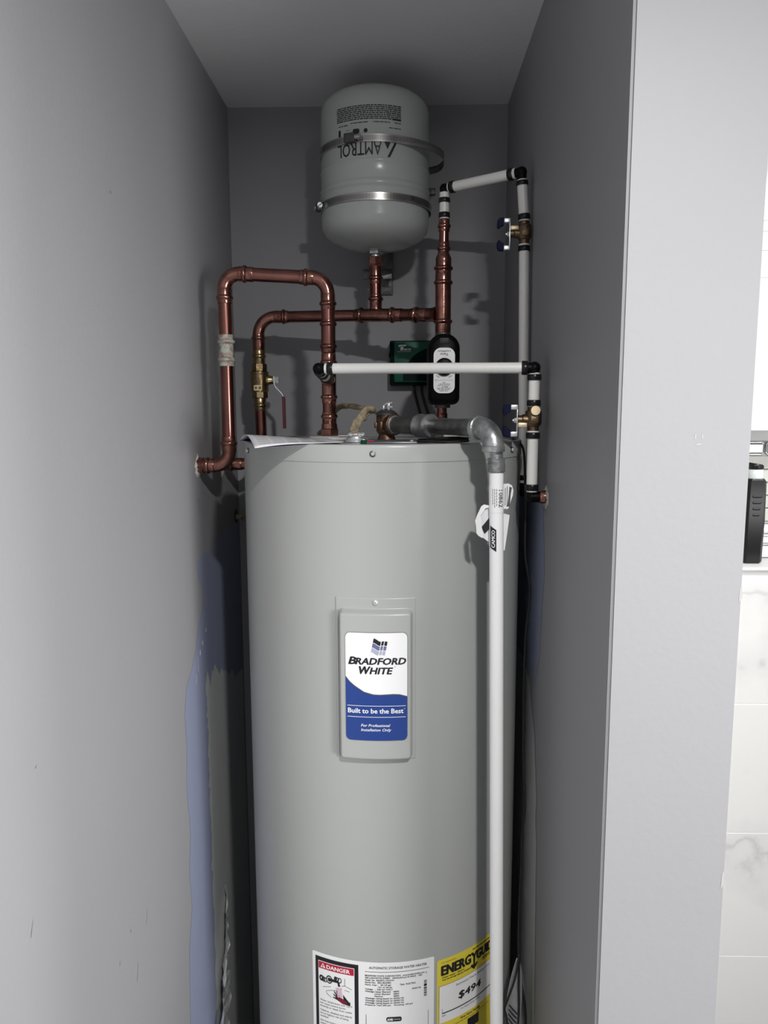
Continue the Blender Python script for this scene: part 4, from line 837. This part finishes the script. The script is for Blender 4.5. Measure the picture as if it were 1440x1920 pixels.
b = MB().rev((Tp.x, Tp.y, -0.0070), (0, 0, 1), [(0, 0.0178), (0.0025, 0.0180), (0.006, 0.0140), (0.0090, 0.0075), (0.010, 0.003)], 28); part('bonnet', b, M['darksteel'], t)
b = MB().box((Tp.x-0.0062, Tp.y-0.004, 0.0000), (Tp.x-0.0030, Tp.y+0.004, 0.0080), 0.0005).box((Tp.x+0.0010, Tp.y-0.004, 0.0000), (Tp.x+0.0060, Tp.y+0.004, 0.0125), 0.0008)
strip(b, [V((Tp.x-0.0055, Tp.y, 0.0078)), V((Tp.x+0.001, Tp.y, 0.0120)), V((Tp.x+0.0095, Tp.y, 0.0128))], 0.0042, 0.0008); strip(b, [V((Tp.x+0.004, Tp.y, 0.0060)), V((Tp.x+0.0100, Tp.y, 0.0062))], 0.004, 0.0008); part('lever', b, M['galv'], t, 30)

t = thing('discharge_pipe', 'galvanised steel relief pipe with coupling and elbow lying across the heater lid', 'pipe', (0.1234, 1.03, -0.05))
EL = V((0.1240, 1.0300, -0.0240)); P0 = Tp + D*0.020; Lp = (EL-P0).length; D2 = (EL-P0).normalized(); ED = V((D2.x, D2.y, 0)).normalized()
seg('pipe_nipple', P0, P0+D2*0.075, 0.0126, M['darksteel'], t)
b = MB().rev(P0, D2, [(0, 0.0135), (0.002, 0.0150), (0.006, 0.0150), (0.007, 0.0128)], 24); part('pipe_ring', b, M['galv'], t)
b = MB().rev(P0+D2*0.066, D2, [(0, 0.0130), (0.0005, 0.0165), (0.003, 0.0180), (0.007, 0.0180), (0.009, 0.0170), (0.025, 0.0168), (0.027, 0.0180), (0.031, 0.0180), (0.034, 0.0165), (0.0345, 0.0130)], 32); part('coupling', b, M['galv'], t, 35)
b = MB().rev(P0+D2*0.098, D2, [(0, 0.0105), (0.018, 0.0105), (0.022, 0.0122), (Lp-0.098-0.018, 0.0122)], 28); part('pipe_nipple', b, M['darksteel'], t, 35)
r_ = 0.0265; pA = EL - ED*r_; pB = EL + V((0, 0, -r_))
b = MB(); pts = [pA-ED*0.003] + arc(pA, EL, pB, 14) + [pB+V((0, 0, -0.003))]
b.sweep(pts, 0.0148, 28); b.rev(pA-ED*0.010, ED, [(0, 0.0130), (0.0008, 0.0168), (0.0075, 0.0168), (0.009, 0.0150)], 32); b.rev(pB+V((0, 0, 0.003)), (0, 0, -1), [(0, 0.0148), (0.0008, 0.0156), (0.0080, 0.0156), (0.0088, 0.0120)], 32)
part('elbow', b, M['galv'], t, 40)
DX = lambda z: V((0.1272 - 0.0166*z, 1.0300, z))
zt = pB.z-0.004
b = MB().rev(DX(zt), (0, 0, -1), [(0, 0.0090), (0.0012, 0.0092), (0.0024, 0.0088), (0.0036, 0.0092), (0.0048, 0.0088), (0.006, 0.0092), (0.0130, 0.0090)], 24); part('threaded_nipple', b, M['galv'], t, 60)

t = thing('drain_pipe', 'long white plastic drain pipe standing upright in front of the heater', 'pipe', tuple(DX(-1.45)))
b = MB().rev(DX(-0.0640), DX(-0.0840)-DX(-0.0640), [(0, 0.0095), (0.0004, 0.0119), (0.0055, 0.0119), (0.0062, 0.0112), (0.0072, 0.0112), (0.0080, 0.0122), (0.0185, 0.0122), (0.0195, 0.0115), (0.0200, 0.0104)], 32); part('adapter', b, M['galv'], t, 30, label='grey metal adapter at the top of the white pipe')
part('pipe_length', MB().tube(DX(-0.0830), DX(-1.46), 0.0098, 36), M['pvc'], t)
def pv(e):
    def f(s, z):
        a = s/0.0098; c = DX(z); return (c.x+(0.0098+e)*math.sin(a), c.y-(0.0098+e)*math.cos(a), z)
    return f
st = part('sticker', MB().rect(-0.0150, -0.1390, 0.0150, -0.1010, pv(0.0003), 24), M['label'], t, None)
b = MB(); b.text('10862', 0.0235, 0.0062, pv(0.0005), 0.0020, -0.1075, rot=-PI/2, align='L', bold=0.02)
for k, w in ((0, 0.024), (1, 0.026), (2, 0.022)): 
    for q in range(6): b.rect(-0.0012-0.0026*k, -0.1060-w*q/6-w/7.5, -0.0004-0.0026*k, -0.1060-w*q/6, pv(0.0005), 1)
part('print', b, M['greyink'], st, None)
b = MB(); b.cols([-0.0105+0.0092*i/10 for i in range(11)], lambda x: -0.1565-0.62*(x+0.0105), lambda x: -0.1870-0.62*(x+0.0105), pv(0.0004)); lg = part('logo_patch', b, M['ink'], t, None)
b = MB(); b.text('CAMCO', 0.0240, 0.0048, pv(0.0007), -0.0032, -0.1870, rot=PI/2, align='L', bold=0.03); part('lettering', b, M['white'], lg, None)
# loose label flaps
def flap(name, o, y0, m, bend):
    b = MB(); f = lambda x, z: (x, y0 + bend*(x-DX(z).x)**2*20, z)
    b.poly(o, f); o_ = part(name, b, M[m], t, None)
    sol = o_.modifiers.new('thickness', 'SOLIDIFY'); sol.thickness = 0.0003
    return o_, f
k = lambda u, v: ((u-931)*0.000727+0.1290-0.0, -0.1000-(v-907)*0.000744)
f1, g1 = flap('label_flap', [k(u, v) for u, v in ((938, 908), (955, 907), (962, 911), (965, 920), (964, 930), (960, 940), (957, 950), (955, 954), (951, 955), (950, 953), (945, 956), (938, 957))], 1.034, 'label', 0.6)
b = MB(); b.poly([(x, z) for x, z in [k(u, v) for u, v in ((957, 913), (962, 915), (960, 925), (958, 950), (953, 950), (956, 928))]], lambda x, z: (x, g1(x, z)[1]-0.0008, z))
b.rect(*k(948.5, 948), *k(949.5, 915), lambda x, z: (x, g1(x, z)[1]-0.0008, z), 1); b.rect(*k(952.2, 950), *k(953.2, 912), lambda x, z: (x, g1(x, z)[1]-0.0008, z), 1); part('print', b, M['greyink'], f1, None)
flap('label_flap', [k(u, v) for u, v in ((940, 962), (947, 963), (959, 967), (958, 975), (953, 1012), (950, 1033), (942, 1035), (940, 1035))], 1.036, 'label', 0.8)
flap('label_flap', [k(u, v) for u, v in ((922, 950), (917, 947), (908, 945), (903, 948), (896, 962), (891, 974), (893, 985), (894, 998), (898, 1003), (906, 1008), (907, 1000), (904, 985), (902, 966), (911, 952))], 1.033, 'label', -0.5)
f2, g2 = flap('label_flap', [k(u, v) for u, v in ((922, 950), (911, 951), (902, 966), (904, 985), (907, 1008), (918, 1016), (924, 1018))], 1.0345, 'paper', 0.3)
b = MB(); b.poly([k(u, v) for u, v in ((921, 968), (921, 990), (911, 1001), (904.5, 989))], lambda x, z: (x, g2(x, z)[1]-0.0010, z)); pt = part('logo_patch', b, M['ink'], f2, None)
# ------------------------------------------------------------------ booklet, wiring, cords and loose bits on the lid
t = thing('manual_booklet', 'folded paper booklet drooping over the left rim of the heater lid', 'booklet', (-0.18, 1.15, -0.045))
def sheet(dz, tipz=0.0):
    P00, P10, P01, P11 = V((-0.2040, 1.040, -0.0510)), V((-0.0860, 1.105, -0.0455)), V((-0.2640, 1.215, -0.0465)), V((-0.130, 1.290, -0.0465))
    def f(u, v):
        p = P00*(1-u)*(1-v) + P10*u*(1-v) + P01*(1-u)*v + P11*u*v
        p.z += 0.0135*math.sin(PI*min(1, v*1.05))*(1-u)**1.3*dz + 0.004*dz*(1-v)*math.sin(PI*u)*(1-u)
        p.z += tipz*(1-u); p.z = max(p.z, -0.0462) if u > 0.55 else p.z
        return p
    return f
o = part('cover_page', MB().grid(20, 16, sheet(1.0)), M['paper'], t, 60)
sol = o.modifiers.new('thickness', 'SOLIDIFY'); sol.thickness = 0.0004
b = MB()
for k_ in range(13):
    v0 = 0.08+0.065*k_
    for q in range(5):
        u0, u1 = 0.06+0.16*q, 0.06+0.16*q+0.13; f = sheet(1.0)
        b.bm.faces.new([b.bm.verts.new(f(u, v)+V((0, 0, 0.0006))) for u, v in ((u0, v0), (u1, v0), (u1, v0+0.015), (u0, v0+0.015))])
part('print', b, M['paleink'], o, None)
part('blue_page', MB().grid(20, 16, lambda u, v: sheet(0.55)(0.04+u*0.9, 0.01+v*0.95)), M['bluepaper'], t, 60)
o = part('back_page', MB().grid(20, 16, sheet(0.05)), M['paper'], t, 60)

t = thing('electrical_cable', 'tan sheathed cable twisting up from a clamp on the heater lid', 'cable', (-0.073, 1.18, -0.045))
q = bez([(-0.0740, 1.185, -0.0430), (-0.0755, 1.185, -0.0330), (-0.0735, 1.19, -0.0235), (-0.0670, 1.195, -0.0130), (-0.0590, 1.21, -0.0040), (-0.0545, 1.235, 0.0005), (-0.0560, 1.265, 0.0020), (-0.0700, 1.285, 0.0050), (-0.0900, 1.32, 0.0080), (-0.1100, 1.37, 0.0080), (-0.1260, 1.41, 0.0010), (-0.1450, 1.45, -0.0300), (-0.16, 1.47, -0.046)], 8)
rs = [0.0070+0.0007*math.sin(i*0.75) for i in range(len(q))]
part('sheath', MB().sweep(q, rs, 14, flat=0.62), M['jute'], t, 70)
part('sheath_fold', MB().sweep(bez([(-0.0590, 1.200, -0.0150), (-0.0620, 1.198, -0.0060), (-0.0560, 1.205, 0.0025), (-0.0480, 1.215, 0.0015), (-0.0455, 1.225, -0.0030)], 6), [0.004, 0.005, 0.006, 0.0064, 0.0066, 0.0068, 0.007, 0.0072, 0.0074, 0.0074, 0.0074, 0.0074, 0.0072, 0.007, 0.007, 0.007, 0.007, 0.0068, 0.0066, 0.006, 0.0055, 0.005, 0.0045, 0.004, 0.003], 14, flat=0.7), M['jute'], t, 70)
t = thing('cable_clamp', 'bright zinc cable clamp on the lid at the foot of the tan cable', 'clamp', (-0.073, 1.18, -0.047))
b = MB().rev((-0.0725, 1.18, -0.0480), (0, 0, 1), [(0, 0.0190), (0.003, 0.0190), (0.004, 0.0150), (0.0065, 0.0135), (0.009, 0.0130)], 28); part('base_ring', b, M['zinc'], t)
b = MB().box((-0.085, 1.166, -0.0400), (-0.060, 1.174, -0.0345), 0.0015); b.tube((-0.099, 1.168, -0.0385), (-0.060, 1.168, -0.0385), 0.0019, 12); part('saddle', b, M['steel'], t)
for x in (-0.0800, -0.0665, -0.0610): part('screw', MB().rev((x, 1.166, -0.0370), (0, -0.6, 0.8), [(0, 0.0030), (0.002, 0.0034), (0.003, 0.0026)], 12), M['zinc'], t)
part('lug', MB().box((-0.0615, 1.135, -0.0478), (-0.0560, 1.140, -0.0425), 0.0012), M['zinc'], t)
o = part('wall_cable', MB().sweep(bez([(XL-0.005, 1.627, -0.229), (-0.350, 1.622, -0.230), (-0.325, 1.60, -0.236), (-0.29, 1.55, -0.246), (-0.22, 1.49, -0.258)], 6), 0.0058, 12), M['jute'])
o['label'] = 'tan cable end poking from the dark hole low in the left wall'; o['category'] = 'cable'
o = part('hanging_wire', MB().sweep(bez([(0.180, 1.24, -0.046), (0.1935, 1.215, -0.060), (0.1955, 1.20, -0.110), (0.1975, 1.20, -0.1615), (0.1985, 1.20, -0.231), (0.2077, 1.20, -0.2927), (0.2020, 1.20, -0.3643), (0.2010, 1.20, -0.4645), (0.2010, 1.19, -0.5715), (0.2035, 1.18, -0.6508), (0.2005, 1.18, -0.6983), (0.1990, 1.178, -0.7752), (0.1962, 1.17, -0.8462), (0.1945, 1.155, -0.8973), (0.1975, 1.143, -0.94), (0.206, 1.14, -1.0), (0.208, 1.14, -1.10)], 6), 0.0019, 8), M['rubber'])
o['label'] = 'thin black wire hanging in the gap between heater and right wall'; o['category'] = 'wire'
t = thing('document_pouch', 'dim grey folded paper tag with black ties low beside the drain pipe', 'tag', (0.19, 1.14, -0.89))
def leaf(c0, w, z0, z1, lean, y):
    def f(u, v):
        z = z0+(z1-z0)*v; s = math.sin(PI*min(1, 0.04+v*0.85))**0.8
        return (c0 + lean*v + w*(u-0.5)*s, y + 0.006*math.sin(PI*u)*s, z)
    return f
o = part('paper_leaf', MB().grid(10, 24, leaf(0.1905, 0.026, -0.895, -1.06, -0.010, 1.136)), M['dimpaper'], t, 60); sol = o.modifiers.new('thickness', 'SOLIDIFY'); sol.thickness = 0.0004
b = MB()
for k_ in range(6):
    f = leaf(0.1905, 0.026, -0.895, -1.06, -0.010, 1.1345); v0 = 0.52+0.05*k_
    b.bm.faces.new([b.bm.verts.new(f(u, v)) for u, v in ((0.22, v0), (0.80, v0+0.10), (0.80, v0+0.118), (0.22, v0+0.018))])
part('print', b, M['ink'], o, None)
o = part('paper_leaf', MB().grid(10, 24, leaf(0.1945, 0.017, -0.905, -1.06, 0.006, 1.150)), M['dimpaper'], t, 60); sol = o.modifiers.new('thickness', 'SOLIDIFY'); sol.thickness = 0.0004
for q in ([(0.1925, 1.134, -0.885), (0.1860, 1.130, -0.925), (0.1735, 1.128, -0.965), (0.1690, 1.128, -0.982), (0.1730, 1.128, -1.00), (0.1760, 1.128, -1.06)], [(0.1935, 1.142, -0.885), (0.1960, 1.140, -0.930), (0.2020, 1.140, -0.975), (0.2060, 1.140, -1.02), (0.2060, 1.140, -1.08)], [(0.1930, 1.138, -0.885), (0.1925, 1.134, -0.94), (0.1935, 1.134, -1.0), (0.1880, 1.134, -1.06)]):
    part('tie', MB().sweep(bez(q, 6), 0.0017, 8), M['rubber'], t)
